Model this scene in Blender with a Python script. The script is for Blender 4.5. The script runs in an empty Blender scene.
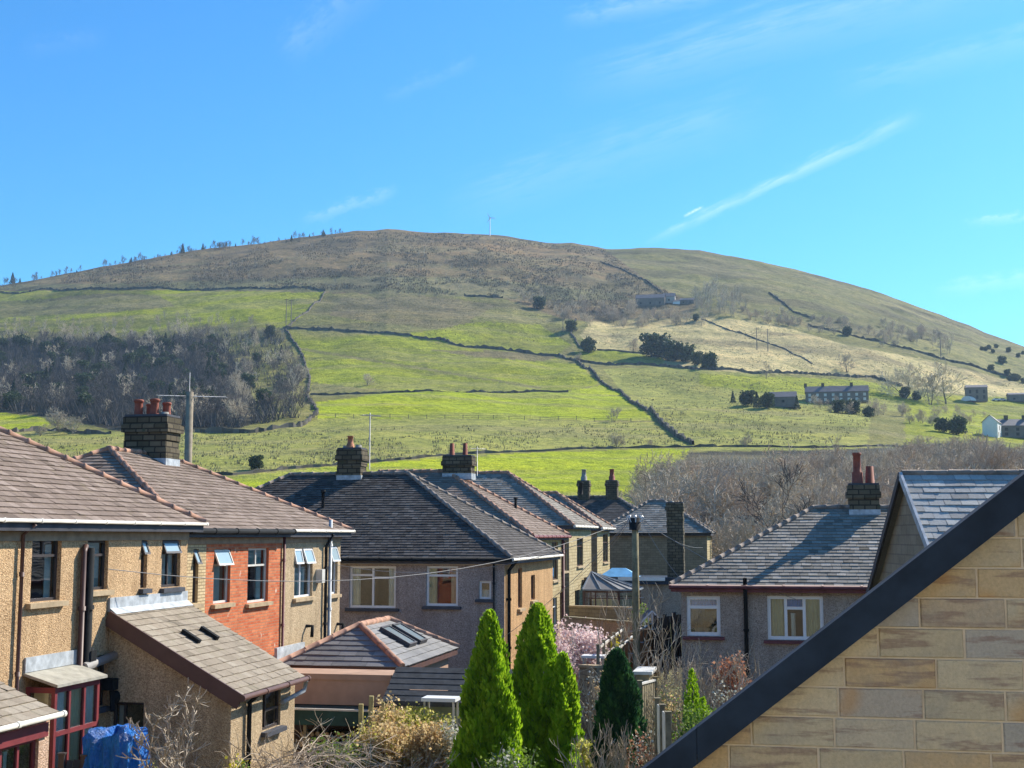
import bpy, math, random
import numpy as np
from mathutils import Vector, Matrix, Quaternion
random.seed(7)
D2R = math.radians
sc = bpy.context.scene
COL = sc.collection
F = 1300.0                      # focal length in pixels of a 1024 wide picture
PITCH = math.atan((536-384)/F)
CP, SP = math.cos(PITCH), math.sin(PITCH)

# ------------------------------------------------------------------ measuring: from the photo to places
def ray(px, py):
    u = (px-512)/F; v = (384-py)/F
    return Vector((u, CP - v*SP, SP + v*CP))
def at(px, py, Y):
    d = ray(px, py); return d*(Y/d.y)
def atZ(px, py, z):
    d = ray(px, py); return d*(z/d.z)

# ------------------------------------------------------------------ object helpers
def tag(o, label=None, cat=None, group=None, kind=None):
    if label: o['label'] = label
    if cat: o['category'] = cat
    if group: o['group'] = group
    if kind: o['kind'] = kind
    return o
def empty(name, loc, rz=0, **k):
    o = bpy.data.objects.new(name, None); COL.objects.link(o)
    o.location = loc; o.rotation_euler = (0, 0, rz); o.empty_display_size = .3
    return tag(o, **k)
class MB:
    """collects faces; build() links them as one mesh object"""
    def __init__(s): s.v=[]; s.f=[]; s.uv=[]; s.r=[]; s.m=[]; s.sm=[]
    def face(s, pts, uv=None, r=.5, m=0, sm=False):
        n=len(s.v); s.v.extend([tuple(p) for p in pts]); s.f.append(tuple(range(n, n+len(pts))))
        s.uv.append(uv if uv else [(p[0]+p[1], p[2]) for p in pts]); s.r.append(r); s.m.append(m); s.sm.append(sm)
    def box(s, x0,x1,y0,y1,z0,z1, r=.5, m=0, M=None):
        c=[Vector((x,y,z)) for z in (z0,z1) for y in (y0,y1) for x in (x0,x1)]
        if M is not None: c=[M@p for p in c]
        for q,ax in (((0,1,5,4),(0,2)),((3,2,6,7),(0,2)),((2,0,4,6),(1,2)),((1,3,7,5),(1,2)),((4,5,7,6),(0,1)),((2,3,1,0),(0,1))):
            p=[c[i] for i in q]
            s.face(p, [(a[ax[0]],a[ax[1]]) for a in p], r, m)
    def bar(s, a, b, w, h=None, up=(0,0,1), r=.5, m=0):
        a=Vector(a); b=Vector(b); h=h or w; d=(b-a).normalized(); up=Vector(up)
        if abs(d.dot(up))>.95: up=Vector((1,0,0))
        sx=d.cross(up).normalized(); sz=sx.cross(d)
        c=[]
        for p in (a,b):
            for (i,j) in ((-1,-1),(1,-1),(1,1),(-1,1)): c.append(p+sx*i*w/2+sz*j*h/2)
        L=(b-a).length
        for k in range(4):
            k2=(k+1)%4; s.face([c[k],c[4+k],c[4+k2],c[k2]], [(0,k*w),(L,k*w),(L,k*w+w),(0,k*w+w)], r, m)
        s.face([c[0],c[1],c[2],c[3]],None,r,m); s.face([c[7],c[6],c[5],c[4]],None,r,m)
    def tube(s, pts, rad, n=6, r=.5, m=0, cap=True):
        pts=[Vector(p) for p in pts]
        if not isinstance(rad,(list,tuple)): rad=[rad]*len(pts)
        base=len(s.v); up=None
        for i,p in enumerate(pts):
            d=(pts[min(i+1,len(pts)-1)]-pts[max(i-1,0)])
            d=d.normalized() if d.length>1e-9 else Vector((0,0,1))
            if up is None: up=Vector((0,0,1)) if abs(d.z)<.9 else Vector((1,0,0))
            sx=d.cross(up).normalized(); up=sx.cross(d).normalized()
            for k in range(n):
                a=2*math.pi*k/n; s.v.append(tuple(p+(sx*math.cos(a)+up*math.sin(a))*rad[i]))
        for i in range(len(pts)-1):
            for k in range(n):
                k2=(k+1)%n
                s.f.append((base+i*n+k,base+i*n+k2,base+(i+1)*n+k2,base+(i+1)*n+k))
                s.uv.append([(k/n,i),((k+1)/n,i),((k+1)/n,i+1),(k/n,i+1)]); s.r.append(r); s.m.append(m); s.sm.append(n>4)
        if cap and n>3:
            for i in (0,len(pts)-1):
                s.f.append(tuple(base+i*n+k for k in range(n))); s.uv.append([(0,0)]*n); s.r.append(r); s.m.append(m); s.sm.append(False)
    def lathe(s, c, prof, n=14, r=.5, m=0):
        s.tube([Vector(c)+Vector((0,0,z)) for (_,z) in prof], [q for (q,_) in prof], n, r, m)
    def ball(s, c, rx, ry, rz, nu=10, nv=7, r=.5, m=0, jit=0, rng=random):
        base=len(s.v); c=Vector(c)
        for i in range(nv+1):
            t=math.pi*i/nv
            for k in range(nu):
                a=2*math.pi*k/nu; j=1+rng.uniform(-jit,jit)
                s.v.append((c.x+rx*math.sin(t)*math.cos(a)*j, c.y+ry*math.sin(t)*math.sin(a)*j, c.z+rz*math.cos(t)*j))
        for i in range(nv):
            for k in range(nu):
                k2=(k+1)%nu
                s.f.append((base+i*nu+k,base+(i+1)*nu+k,base+(i+1)*nu+k2,base+i*nu+k2))
                s.uv.append([(0,0)]*4); s.r.append(r); s.m.append(m); s.sm.append(True)
    def mesh(s, name, mats):
        me=bpy.data.meshes.new(name); me.from_pydata(s.v,[],s.f)
        if not isinstance(mats,(list,tuple)): mats=[mats]
        for m in mats: me.materials.append(m)
        n=np.array([len(f) for f in s.f])
        uvl=me.uv_layers.new(name='UVMap'); flat=np.array([c for q in s.uv for p in q for c in p],dtype=np.float32)
        uvl.data.foreach_set('uv', flat)
        ca=me.color_attributes.new('rnd','FLOAT_COLOR','CORNER')
        rr=np.repeat(np.array(s.r,dtype=np.float32), n)
        ca.data.foreach_set('color', np.stack([rr,rr,rr,np.ones_like(rr)],1).ravel())
        me.polygons.foreach_set('material_index', np.array(s.m,dtype=np.int32))
        me.polygons.foreach_set('use_smooth', np.array(s.sm,dtype=bool))
        me.update(); return me
    def build(s, name, mats, parent=None, loc=None, rz=0, **k):
        o=bpy.data.objects.new(name, s.mesh(name,mats)); COL.objects.link(o)
        if parent is not None: o.parent=parent
        if loc is not None: o.location=loc
        o.rotation_euler=(0,0,rz)
        return tag(o, **k)
def copy_tree(o, parent=None):
    c=o.copy(); COL.objects.link(c); c.parent=parent
    for ch in o.children: copy_tree(ch, c)
    return c

# ------------------------------------------------------------------ materials
class NT:
    def __init__(s, name):
        s.m=bpy.data.materials.new(name); s.m.use_nodes=True; s.t=s.m.node_tree; s.n=s.t.nodes; s.l=s.t.links
        s.b=s.n['Principled BSDF']
    def add(s, ty, **k):
        n=s.n.new(ty)
        for a,v in k.items():
            if a in n.inputs.keys() if not hasattr(n,a) else False: n.inputs[a].default_value=v
            else: setattr(n,a,v)
        return n
    def link(s,a,b): s.l.new(a,b)
    def coord(s, kind='Object', scale=(1,1,1)):
        c=s.n.new('ShaderNodeTexCoord'); mp=s.n.new('ShaderNodeMapping'); mp.inputs['Scale'].default_value=scale
        s.link(c.outputs[kind], mp.inputs['Vector']); return mp.outputs['Vector']
    def noise(s, vec, scale, detail=4, rough=.6):
        n=s.n.new('ShaderNodeTexNoise'); n.inputs['Scale'].default_value=scale; n.inputs['Detail'].default_value=detail
        n.inputs['Roughness'].default_value=rough; s.link(vec,n.inputs['Vector']); return n.outputs['Fac']
    def ramp(s, fac, stops):
        r=s.n.new('ShaderNodeValToRGB'); e=r.color_ramp.elements
        while len(e)<len(stops): e.new(.5)
        for i,(p,c) in enumerate(stops): e[i].position=p; e[i].color=(c[0],c[1],c[2],1) if not isinstance(c,float) else (c,c,c,1)
        s.link(fac,r.inputs['Fac']); return r.outputs['Color']
    def mix(s, fac, a, b, mode='MIX'):
        m=s.n.new('ShaderNodeMix'); m.data_type='RGBA'; m.blend_type=mode
        for sock,val in ((m.inputs[0],fac),(m.inputs[6],a),(m.inputs[7],b)):
            if isinstance(val,bpy.types.NodeSocket): s.link(val,sock)
            elif isinstance(val,(int,float)): sock.default_value = val if sock==m.inputs[0] else (val,val,val,1)
            else: sock.default_value=(val[0],val[1],val[2],1)
        return m.outputs[2]
    def math(s, op, a, b=0.0, c=None):
        m=s.n.new('ShaderNodeMath'); m.operation=op
        for i,v in enumerate((a,b) if c is None else (a,b,c)):
            if isinstance(v,bpy.types.NodeSocket): s.link(v,m.inputs[i])
            else: m.inputs[i].default_value=v
        return m.outputs[0]
    def attr(s, name='rnd'):
        a=s.n.new('ShaderNodeAttribute'); a.attribute_name=name; return a
    def bump(s, h, dist=.01, strength=1):
        b=s.n.new('ShaderNodeBump'); b.inputs['Distance'].default_value=dist; b.inputs['Strength'].default_value=strength
        s.link(h,b.inputs['Height']); s.link(b.outputs['Normal'], s.b.inputs['Normal']); return b
    def out(s, col=None, rough=.8, spec=.3, metal=0):
        if col is not None:
            if isinstance(col,bpy.types.NodeSocket): s.link(col,s.b.inputs['Base Color'])
            else: s.b.inputs['Base Color'].default_value=(col[0],col[1],col[2],1)
        if isinstance(rough,bpy.types.NodeSocket): s.link(rough,s.b.inputs['Roughness'])
        else: s.b.inputs['Roughness'].default_value=rough
        s.b.inputs['Specular IOR Level'].default_value=spec; s.b.inputs['Metallic'].default_value=metal
        return s.m
def mul(c,k): return tuple(x*k for x in c)
def plain(name, c, rough=.6, spec=.4, var=.25, sc_=3, metal=0):
    t=NT(name); v=t.coord(); n=t.noise(v,sc_,5); 
    col=t.ramp(n,[(.3,mul(c,1-var)),(.7,mul(c,1+var))]); return t.out(col,rough,spec,metal)
def pebble(name, c, c2, dark):
    t=NT(name); v=t.coord()
    vo=t.n.new('ShaderNodeTexVoronoi'); vo.inputs['Scale'].default_value=46; t.link(v,vo.inputs['Vector'])
    big=t.noise(v,.9,5,.65); fine=t.noise(v,14,3,.8)
    sp=t.n.new('ShaderNodeSeparateColor'); t.link(vo.outputs['Color'],sp.inputs[0])
    col=t.ramp(sp.outputs[0],[(0,dark),(.25,c),(.6,c2),(1,mul(c2,1.25))])
    col=t.mix(t.ramp(fine,[(.35,0.0),(.65,.38)]),col,mul(c,.62))
    col=t.mix(.75,col,t.ramp(big,[(.3,(.74,.72,.70)),(.55,(1,1,1)),(.8,(1.1,1.08,1.03))]),'MULTIPLY')
    vs=t.coord('Object',(2.6,2.6,.18)); st=t.noise(vs,1.2,4,.6)      # faint weather streaks running down
    col=t.mix(t.ramp(st,[(.47,0.0),(.75,.5)]),col,mul(c,.5))
    t.bump(vo.outputs['Distance'],.02,.7); return t.out(col,.92,.15)
def brickmat(name, c1, c2, mortar, w=.225, h=.075, ms=.011, patch=None):
    t=NT(name); v=t.coord('UV')
    b=t.n.new('ShaderNodeTexBrick'); t.link(v,b.inputs['Vector']); b.inputs['Scale'].default_value=1
    b.inputs['Brick Width'].default_value=w; b.inputs['Row Height'].default_value=h; b.inputs['Mortar Size'].default_value=ms
    b.inputs['Mortar Smooth'].default_value=.2; b.inputs['Bias'].default_value=0
    b.inputs['Color1'].default_value=(*c1,1); b.inputs['Color2'].default_value=(*c2,1); b.inputs['Mortar'].default_value=(*mortar,1)
    o=t.coord(); n=t.noise(o,2.2,6,.7); f=t.noise(o,30,3,.7)
    col=t.mix(.8,b.outputs['Color'],t.ramp(n,[(.3,(.72,.7,.7)),(.6,(1,1,1)),(.8,(1.15,1.12,1.1))]),'MULTIPLY')
    col=t.mix(.4,col,t.ramp(f,[(.3,(.75,.75,.75)),(.7,(1.2,1.2,1.2))]),'MULTIPLY')
    if patch:
        pn=t.noise(o,3.1,3,.5); col=t.mix(t.ramp(pn,[(.66,0.0),(.72,1.0)]),col,patch)
    inv=t.math('SUBTRACT',1,b.outputs['Fac']); t.bump(t.math('ADD',inv,t.math('MULTIPLY',f,.3)),.008,.7)
    return t.out(col,.9,.15)
def slate(name, dark, mid, light, lichen, rough=.62, lich=.5, w=.3, g=.22, spec=.5):
    t=NT(name); o=t.coord(); a=t.attr().outputs['Fac']
    n=t.noise(o,1.1,6,.65); f=t.noise(o,24,4,.7)
    s=t.math('ADD',t.math('MULTIPLY',a,.62),t.math('MULTIPLY',n,.42))
    col=t.ramp(s,[(.18,dark),(.5,mid),(.85,light)])
    col=t.mix(.5,col,t.ramp(f,[(.3,(.6,.6,.6)),(.7,(1.3,1.3,1.3))]),'MULTIPLY')
    l=t.noise(o,3.4,6,.75); col=t.mix(t.math('MULTIPLY',t.ramp(l,[(.55,0.0),(.72,1.0)]),lich),col,lichen)
    t.bump(t.math('ADD',f,t.math('MULTIPLY',n,2)),.006,.8)
    return t.out(col,t.math('ADD',rough-.1,t.math('MULTIPLY',f,.25)),spec)
def leafmat(name, a, b, c, trans=.35, rough=.6):
    t=NT(name); o=t.coord(); r=t.attr().outputs['Fac']; n=t.noise(o,1.3,4,.6)
    col=t.ramp(t.math('ADD',t.math('MULTIPLY',r,.6),t.math('MULTIPLY',n,.4)),[(.2,a),(.5,b),(.8,c)])
    t.out(col,rough,.25)
    tr=t.n.new('ShaderNodeBsdfTranslucent'); t.link(col,tr.inputs['Color']); mx=t.n.new('ShaderNodeMixShader'); mx.inputs[0].default_value=trans
    t.link(t.b.outputs[0],mx.inputs[1]); t.link(tr.outputs[0],mx.inputs[2]); t.link(mx.outputs[0],t.n['Material Output'].inputs['Surface'])
    return t.m
def barkmat(name, a, b):
    t=NT(name); o=t.coord(); n=t.noise(o,5,5,.7); r=t.attr().outputs['Fac']
    return t.out(t.ramp(t.math('ADD',t.math('MULTIPLY',n,.6),t.math('MULTIPLY',r,.4)),[(.25,a),(.75,b)]),.9,.15)
def glassmat(name, tint=(.02,.03,.035), refl=.5):
    t=NT(name); o=t.coord(); n=t.noise(o,1.6,2,.5)
    t.out(tint,.03,.6)
    bp=t.n.new('ShaderNodeBump'); bp.inputs['Distance'].default_value=.004; bp.inputs['Strength'].default_value=.5; t.link(n,bp.inputs['Height'])
    g=t.n.new('ShaderNodeBsdfGlossy'); g.inputs['Roughness'].default_value=.02; g.inputs['Color'].default_value=(.85,.92,1,1); t.link(bp.outputs['Normal'],g.inputs['Normal'])
    tr=t.n.new('ShaderNodeBsdfTransparent'); tr.inputs['Color'].default_value=(.8,.87,.85,1)
    fr=t.n.new('ShaderNodeFresnel'); fr.inputs['IOR'].default_value=1.5
    fac=t.math('ADD',t.math('MULTIPLY',fr.outputs[0],1.4),refl*.08)
    mx=t.n.new('ShaderNodeMixShader'); t.link(fac,mx.inputs[0]); t.link(tr.outputs[0],mx.inputs[1]); t.link(g.outputs[0],mx.inputs[2])
    t.link(mx.outputs[0],t.n['Material Output'].inputs['Surface']); return t.m

M={}
M['dash_tan']=pebble('dash_tan',(.54,.35,.185),(.66,.455,.26),(.34,.205,.11))
M['dash_pink']=pebble('dash_pink',(.56,.36,.24),(.66,.46,.33),(.36,.22,.15))
M['dash_cream']=pebble('dash_cream',(.48,.35,.21),(.60,.47,.30),(.30,.21,.13))
M['dash_grey']=pebble('dash_grey',(.36,.29,.26),(.46,.39,.35),(.20,.16,.15))
M['dash_brown']=pebble('dash_brown',(.36,.29,.23),(.46,.38,.31),(.20,.15,.12))
M['dash_orange']=pebble('dash_orange',(.54,.32,.15),(.66,.43,.22),(.34,.18,.08))
M['brick_red']=brickmat('brick_red',(.52,.115,.045),(.68,.23,.10),(.42,.24,.15),ms=.009,patch=(.66,.46,.34))
M['brick_yellow']=brickmat('brick_yellow',(.58,.44,.24),(.68,.54,.32),(.34,.24,.14))
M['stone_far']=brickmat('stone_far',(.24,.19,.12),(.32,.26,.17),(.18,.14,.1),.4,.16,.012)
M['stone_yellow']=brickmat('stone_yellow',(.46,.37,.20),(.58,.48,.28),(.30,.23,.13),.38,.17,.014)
M['stack_stone']=brickmat('stack_stone',(.10,.085,.055),(.18,.15,.10),(.05,.042,.032),.37,.17,.022,patch=(.075,.08,.05))
M['slate_brown']=slate('slate_brown',(.125,.095,.075),(.235,.18,.145),(.36,.285,.24),(.25,.21,.10),.9,.4,spec=.12)
M['slate_lean']=slate('slate_lean',(.20,.165,.12),(.30,.25,.19),(.38,.33,.26),(.26,.26,.14),.85,.4,spec=.2)
M['slate_blue']=slate('slate_blue',(.04,.036,.034),(.085,.076,.07),(.18,.165,.15),(.19,.17,.12),.8,.45,spec=.12)
M['slate_grey']=slate('slate_grey',(.11,.098,.08),(.25,.225,.19),(.44,.40,.345),(.27,.24,.14),.8,.45,spec=.12)
M['slate_new']=slate('slate_new',(.19,.185,.18),(.38,.37,.345),(.56,.54,.49),(.28,.27,.19),.7,.35,spec=.2)
M['ridge_red']=plain('ridge_red',(.40,.23,.16),.8,.2,.35,4)
M['ridge_grey']=plain('ridge_grey',(.25,.21,.18),.85,.2,.35,4)
M['lead']=plain('lead',(.42,.45,.47),.55,.4,.35,5)
M['lead_dark']=plain('lead_dark',(.2,.22,.24),.6,.4,.3,5)
M['pot']=plain('pot',(.28,.075,.045),.75,.3,.3,5)
M['pot_buff']=plain('pot_buff',(.42,.16,.08),.75,.3,.3,5)
M['pot_grey']=plain('pot_grey',(.3,.28,.24),.8,.3,.3,5)
M['white']=plain('white_plastic',(.78,.78,.77),.4,.5,.06,2)
M['offwhite']=plain('off_white_paint',(.62,.60,.54),.6,.4,.15,3)
M['darkframe']=plain('dark_frame',(.05,.04,.038),.5,.4,.2)
M['redframe']=plain('red_frame',(.20,.035,.04),.5,.4,.25)
M['brownframe']=plain('brown_frame',(.10,.05,.04),.5,.4,.2)
M['black']=plain('black_plastic',(.016,.018,.02),.8,.12,.3)
M['fascia']=plain('dark_fascia',(.05,.05,.06),.6,.3,.3)
M['fascia_navy']=plain('navy_fascia',(.022,.036,.058),.75,.15,.4,3)
M['fasciared']=plain('maroon_fascia',(.15,.045,.05),.6,.3,.3)
M['sill']=plain('stone_sill',(.42,.32,.20),.85,.2,.25,5)
M['silldark']=plain('dark_sill',(.06,.065,.08),.7,.3,.25,5)
M['fasciasill']=M['fasciared']
M['glass']=glassmat('glass'); M['post_grey']=plain('grey_post',(.30,.25,.18),.85,.2,.25,5)
M['curtain']=plain('curtain',(.78,.80,.76),.9,.1,.15,2)
M['curtain_yellow']=plain('curtain_yellow',(.72,.64,.42),.9,.1,.15,2)
M['blind']=plain('blind',(.46,.64,.64),.8,.2,.12,2)
M['room']=plain('room_inside',(.07,.065,.055),.9,.1,.3,1)
M['frieze']=plain('frieze_stone',(.34,.25,.17),.85,.2,.25,4); M['reflect_pane']=plain('sky_reflection_pane',(.34,.44,.48),.15,.6,.06,2); M['blue_blind']=plain('blue_blind',(.10,.34,.75),.7,.2,.1,2)  # panes of the open lights: pale sky reflection put into the colour
M['timber']=plain('weathered_timber',(.26,.22,.14),.85,.2,.35,6)
M['timber_new']=plain('new_timber',(.42,.36,.16),.8,.2,.3,6)
M['timber_orange']=plain('orange_timber',(.42,.21,.09),.8,.2,.3,6)
M['pole_wood']=plain('pole_wood',(.24,.20,.11),.85,.2,.35,6)
M['wire']=plain('wire_grey',(.22,.22,.22),.6,.3,.1)
M['metal']=plain('aerial_metal',(.42,.42,.42),.4,.5,.2,3,.4)
M['tarp']=None
M['felt']=plain('roof_felt',(.06,.065,.07),.9,.2,.35,4)
M['shedgreen']=plain('shed_green',(.34,.40,.34),.8,.2,.15,3)
M['darkgreen']=plain('dark_green_sheet',(.015,.06,.055),.6,.3,.3)
M['render_pink']=plain('render_pink',(.42,.28,.20),.9,.1,.14,2)
M['bluewhite']=plain('pale_blue_sheet',(.20,.50,.78),.5,.4,.15)
M['soil']=plain('soil',(.07,.05,.03),.95,.1,.4,6)
# ------------------------------------------------------------------ terrain
def vnoise(x, y, seed=0):
    x=np.asarray(x,float); y=np.asarray(y,float); xi=np.floor(x).astype(np.int64); yi=np.floor(y).astype(np.int64)
    xf=x-xi; yf=y-yi; xf=xf*xf*(3-2*xf); yf=yf*yf*(3-2*yf)
    def h(a,b):
        n=(a*374761393+b*668265263+seed*974711)&0x7fffffff; n=((n^(n>>13))*1274126177)&0x7fffffff
        return ((n^(n>>16))&0xffff)/65535.0
    return (h(xi,yi)*(1-xf)+h(xi+1,yi)*xf)*(1-yf)+(h(xi,yi+1)*(1-xf)+h(xi+1,yi+1)*xf)*yf
def fbm(x,y,seed=0,o=4):
    s=0;a=.5;t=0
    for k in range(o): s=s+a*vnoise(x*2**k,y*2**k,seed+k); t+=a; a*=.5
    return s/t
SKY=[(-60,300),(0,286),(50,276),(100,266),(150,258),(200,250),(250,243),(300,237),(330,235),(352,232),(372,231),(388,229),(405,230),(430,231),(480,233),(505,236),(520,239),(545,243),(572,243),(590,246),(606,249),(640,248.5),(700,251),(760,262),(820,276),(880,293),(940,314),(970,325),(985,333),(1024,347),(1100,372),(1200,398)]
DR=1150.0
_a=[];_t=[]
for (x,y) in SKY:
    d=ray(x,y); _a.append(math.atan2(d.x,d.y)); _t.append(d.z/math.hypot(d.x,d.y))
_a=[-3.2,-.9,-.6]+_a+[.75,1.0,3.2]; _t=[.09,.12,.15]+_t+[.08,.07,.07]
PD=[150,220,300,450,611,870,1000,DR]; PV=[-.10,0,.15,.33,.45,.78,.92,1.0]
TB=.028
CTRL=np.array([(-9,20,-5.1),(-9,30,-5.1),(-5,40,-5.3),(-2,43,-5.8),(-3,48,-5.9),(0,60,-5.3),(4,72,-4.7),(5,85,-4.7),(5,40,-6.3),(10,40,-6.7),(15,38,-6.8),(8,25,-6.5),(4,12,-6),(0,0,-5.5),(-4,25,-5.35),(0,28,-5.6),(0,32,-5.8),(20,90,-6),(0,110,-6.5),(40,100,-8),(-30,100,-5),(-40,40,-4.5),(40,20,-7),(-30,10,-5),(9,62,-5.6)],float)
def height(x, y):
    x=np.asarray(x,float); y=np.asarray(y,float)
    d=np.hypot(x,y); az=np.arctan2(x,y)
    ts=np.interp(az,_a,_t)
    p=np.interp(d,PD,PV); hf=np.minimum(d,DR)*(TB+(ts-TB)*p)-np.maximum(d-DR,0)*.10
    und=(fbm(x/70,y/70,3,4)-.5)*9+(fbm(x/14,y/14,9,3)-.5)*2.0
    hf=hf+und*np.clip((d-260)/300,0,1)*np.where(d<DR*.97,1,.55)
    w=0;s=0
    for (cx,cy,cz) in CTRL:
        k=1/(((x-cx)**2+(y-cy)**2)+4)**1.5; w=w+k; s=s+k*cz
    hn=s/w
    b=np.clip((d-120)/110,0,1); b=b*b*(3-2*b)
    return hn*(1-b)+hf*b
def H(x,y): return float(height(x,y))
def hill(px,py):
    """place on the hillside seen at this spot of the photo"""
    d=ray(px,py); az=math.atan2(d.x,d.y); te=d.z/math.hypot(d.x,d.y)
    ts=float(np.interp(az,_a,_t)); p=(te-TB)/(ts-TB); dist=float(np.interp(p,PV,PD))
    for _ in range(3):     # let for the undulation
        x,y=dist*math.sin(az),dist*math.cos(az); got=H(x,y)/dist
        p2=(got-TB)/(ts-TB); p+= .7*((te-TB)/(ts-TB)-p2); dist=float(np.interp(min(p,1),PV,PD))
    x,y=dist*math.sin(az),dist*math.cos(az)
    return Vector((x,y,H(x,y)))
def inpoly(px,py,poly):
    c=np.zeros(px.shape,bool); n=len(poly)
    for i in range(n):
        x0,y0=poly[i]; x1,y1=poly[(i+1)%n]
        if y0==y1: continue
        k=((y0>py)!=(y1>py))&(px<(x1-x0)*(py-y0)/(y1-y0)+x0); c^=k
    return c
# colours of the land (real ones): name -> (rgb, tussock strength)
MOOR=(.20,.145,.075); GREEN=(.265,.29,.02); LIME=(.32,.37,.012); PALE=(.29,.29,.07); TAN=(.52,.42,.20); OLIVE=(.21,.20,.06); WOOD=(.06,.055,.04); FARG=(.175,.165,.06); GARD=(.06,.068,.025)
FIELDS=[
 ([(-300,240),(1300,240),(1300,700),(-300,700)],OLIVE),
 ([(-300,150),(610,150),(606,250),(650,282),(700,300),(690,318),(640,318),(590,322),(560,318),(505,299),(325,293),(130,290),(-300,300)],MOOR),
 ([(606,150),(1300,150),(1300,420),(1024,352),(985,342),(940,330),(905,345),(850,330),(764,318),(700,306),(650,282),(606,250)],FARG),
 ([(-300,296),(0,291),(130,290),(325,292),(308,312),(285,328),(200,326),(100,335),(0,330),(-300,330)],GREEN),
 ([(30,300),(110,293),(160,296),(175,306),(120,312),(0,318),(-100,320),(-100,306)],FARG),
 ([(-300,336),(0,338),(100,342),(190,336),(225,345),(240,370),(255,400),(262,420),(230,432),(180,432),(120,432),(60,418),(0,412),(-300,405)],WOOD),
 ([(-300,405),(0,412),(60,420),(40,428),(0,434),(-300,440)],LIME),
 ([(325,293),(464,296),(505,299),(560,318),(572,345),(556,357),(465,347),(400,335),(285,328),(308,312)],OLIVE),
 ([(340,298),(430,296),(500,305),(470,320),(480,335),(400,325),(330,316)],(.20,.165,.075)),
 ([(400,335),(480,322),(540,325),(570,345),(556,357),(465,347)],GREEN),
 ([(283,329),(400,336),(465,348),(556,358),(580,366),(600,384),(566,392),(446,392),(310,395),(308,370),(298,346)],GREEN),
 ([(430,350),(520,352),(560,357),(545,362),(470,356)],(.19,.16,.07)),
 ([(312,382),(360,388),(420,392),(446,392),(310,396)],OLIVE),
 ([(310,404),(380,393),(446,392),(566,392),(604,385),(622,394),(645,412),(655,421),(463,419),(317,418)],LIME),
 ([(300,426),(318,418),(463,419),(655,422),(690,446),(520,452),(400,460),(232,475),(60,470),(0,450),(0,434),(60,430),(250,434)],PALE),
 ([(232,476),(400,461),(520,453),(640,449),(690,449),(640,520),(0,520),(0,460)],LIME),
 ([(590,322),(690,317),(764,321),(850,346),(930,360),(1024,384),(1200,420),(1200,440),(1024,402),(905,388),(873,377),(764,373),(716,371),(640,362),(596,352),(580,335)],TAN),
 ([(576,352),(612,350),(664,358),(664,366),(612,365),(580,361)],GREEN),
 ([(604,369),(664,367),(716,372),(764,374),(905,388),(960,400),(960,412),(905,412),(870,410),(868,448),(820,451),(696,450),(645,410),(622,392)],PALE),
 ([(700,374),(860,380),(905,390),(900,400),(760,392),(700,385)],GREEN),
 ([(690,452),(800,451),(870,448),(980,447),(1200,447),(1200,600),(640,600)],WOOD),
 ([(905,395),(1200,400),(1200,448),(980,448),(905,446)],GREEN),
 ([(297,347),(420,367),(541,387),(541,389.5),(420,369.5),(297,350)],OLIVE),
 ([(0,284),(100,284),(330,276),(470,278),(600,290),(640,300),(505,298),(325,292),(130,289),(0,290)],(.19,.175,.085)),
 ([(430,238),(520,242),(590,255),(560,268),(470,258),(420,250)],(.25,.17,.085)),
]
def landcol(x,y,z):
    # the fields were surveyed from where the camera stands
    X=x;Y=y*CP+z*SP;Z=-y*SP+z*CP
    ok=Y>1; Yc=np.where(ok,Y,1); px=512+F*X/Yc; py=384-F*Z/Yc
    wob=(fbm(x/18,y/18,21,3)-.5)*5; px=px+wob; py=py+wob*.35
    col=np.empty(x.shape+(3,)); col[...]=OLIVE
    for poly,c in FIELDS:
        k=inpoly(px,py,poly)&ok; col[k]=c
    d=np.hypot(x,y)
    far=(d>DR*.985)&(px<606); col[far]=MOOR
    col[(d>DR*.985)&(px>=606)]=FARG
    nb=np.clip((d-110)/60,0,1)[...,None]; col=np.array(GARD)*(1-nb)+col*nb
    v=fbm(x/40,y/40,33,4)[...,None]; col=col*(.72+.56*v)
    m=np.clip((fbm(x/55+9,y/22,44,5)-.47)*7,0,1)[...,None]*np.clip((d-640)/120,0,1)[...,None]; col=col*(1-.55*m)+np.array((.10,.085,.055))*.55*m
    m=np.clip((fbm(x/90+3,y/12,54,4)-.52)*8,0,1)[...,None]; col=col*(1-.4*m)+np.array((.27,.23,.12))*.4*m
    return col
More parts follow.
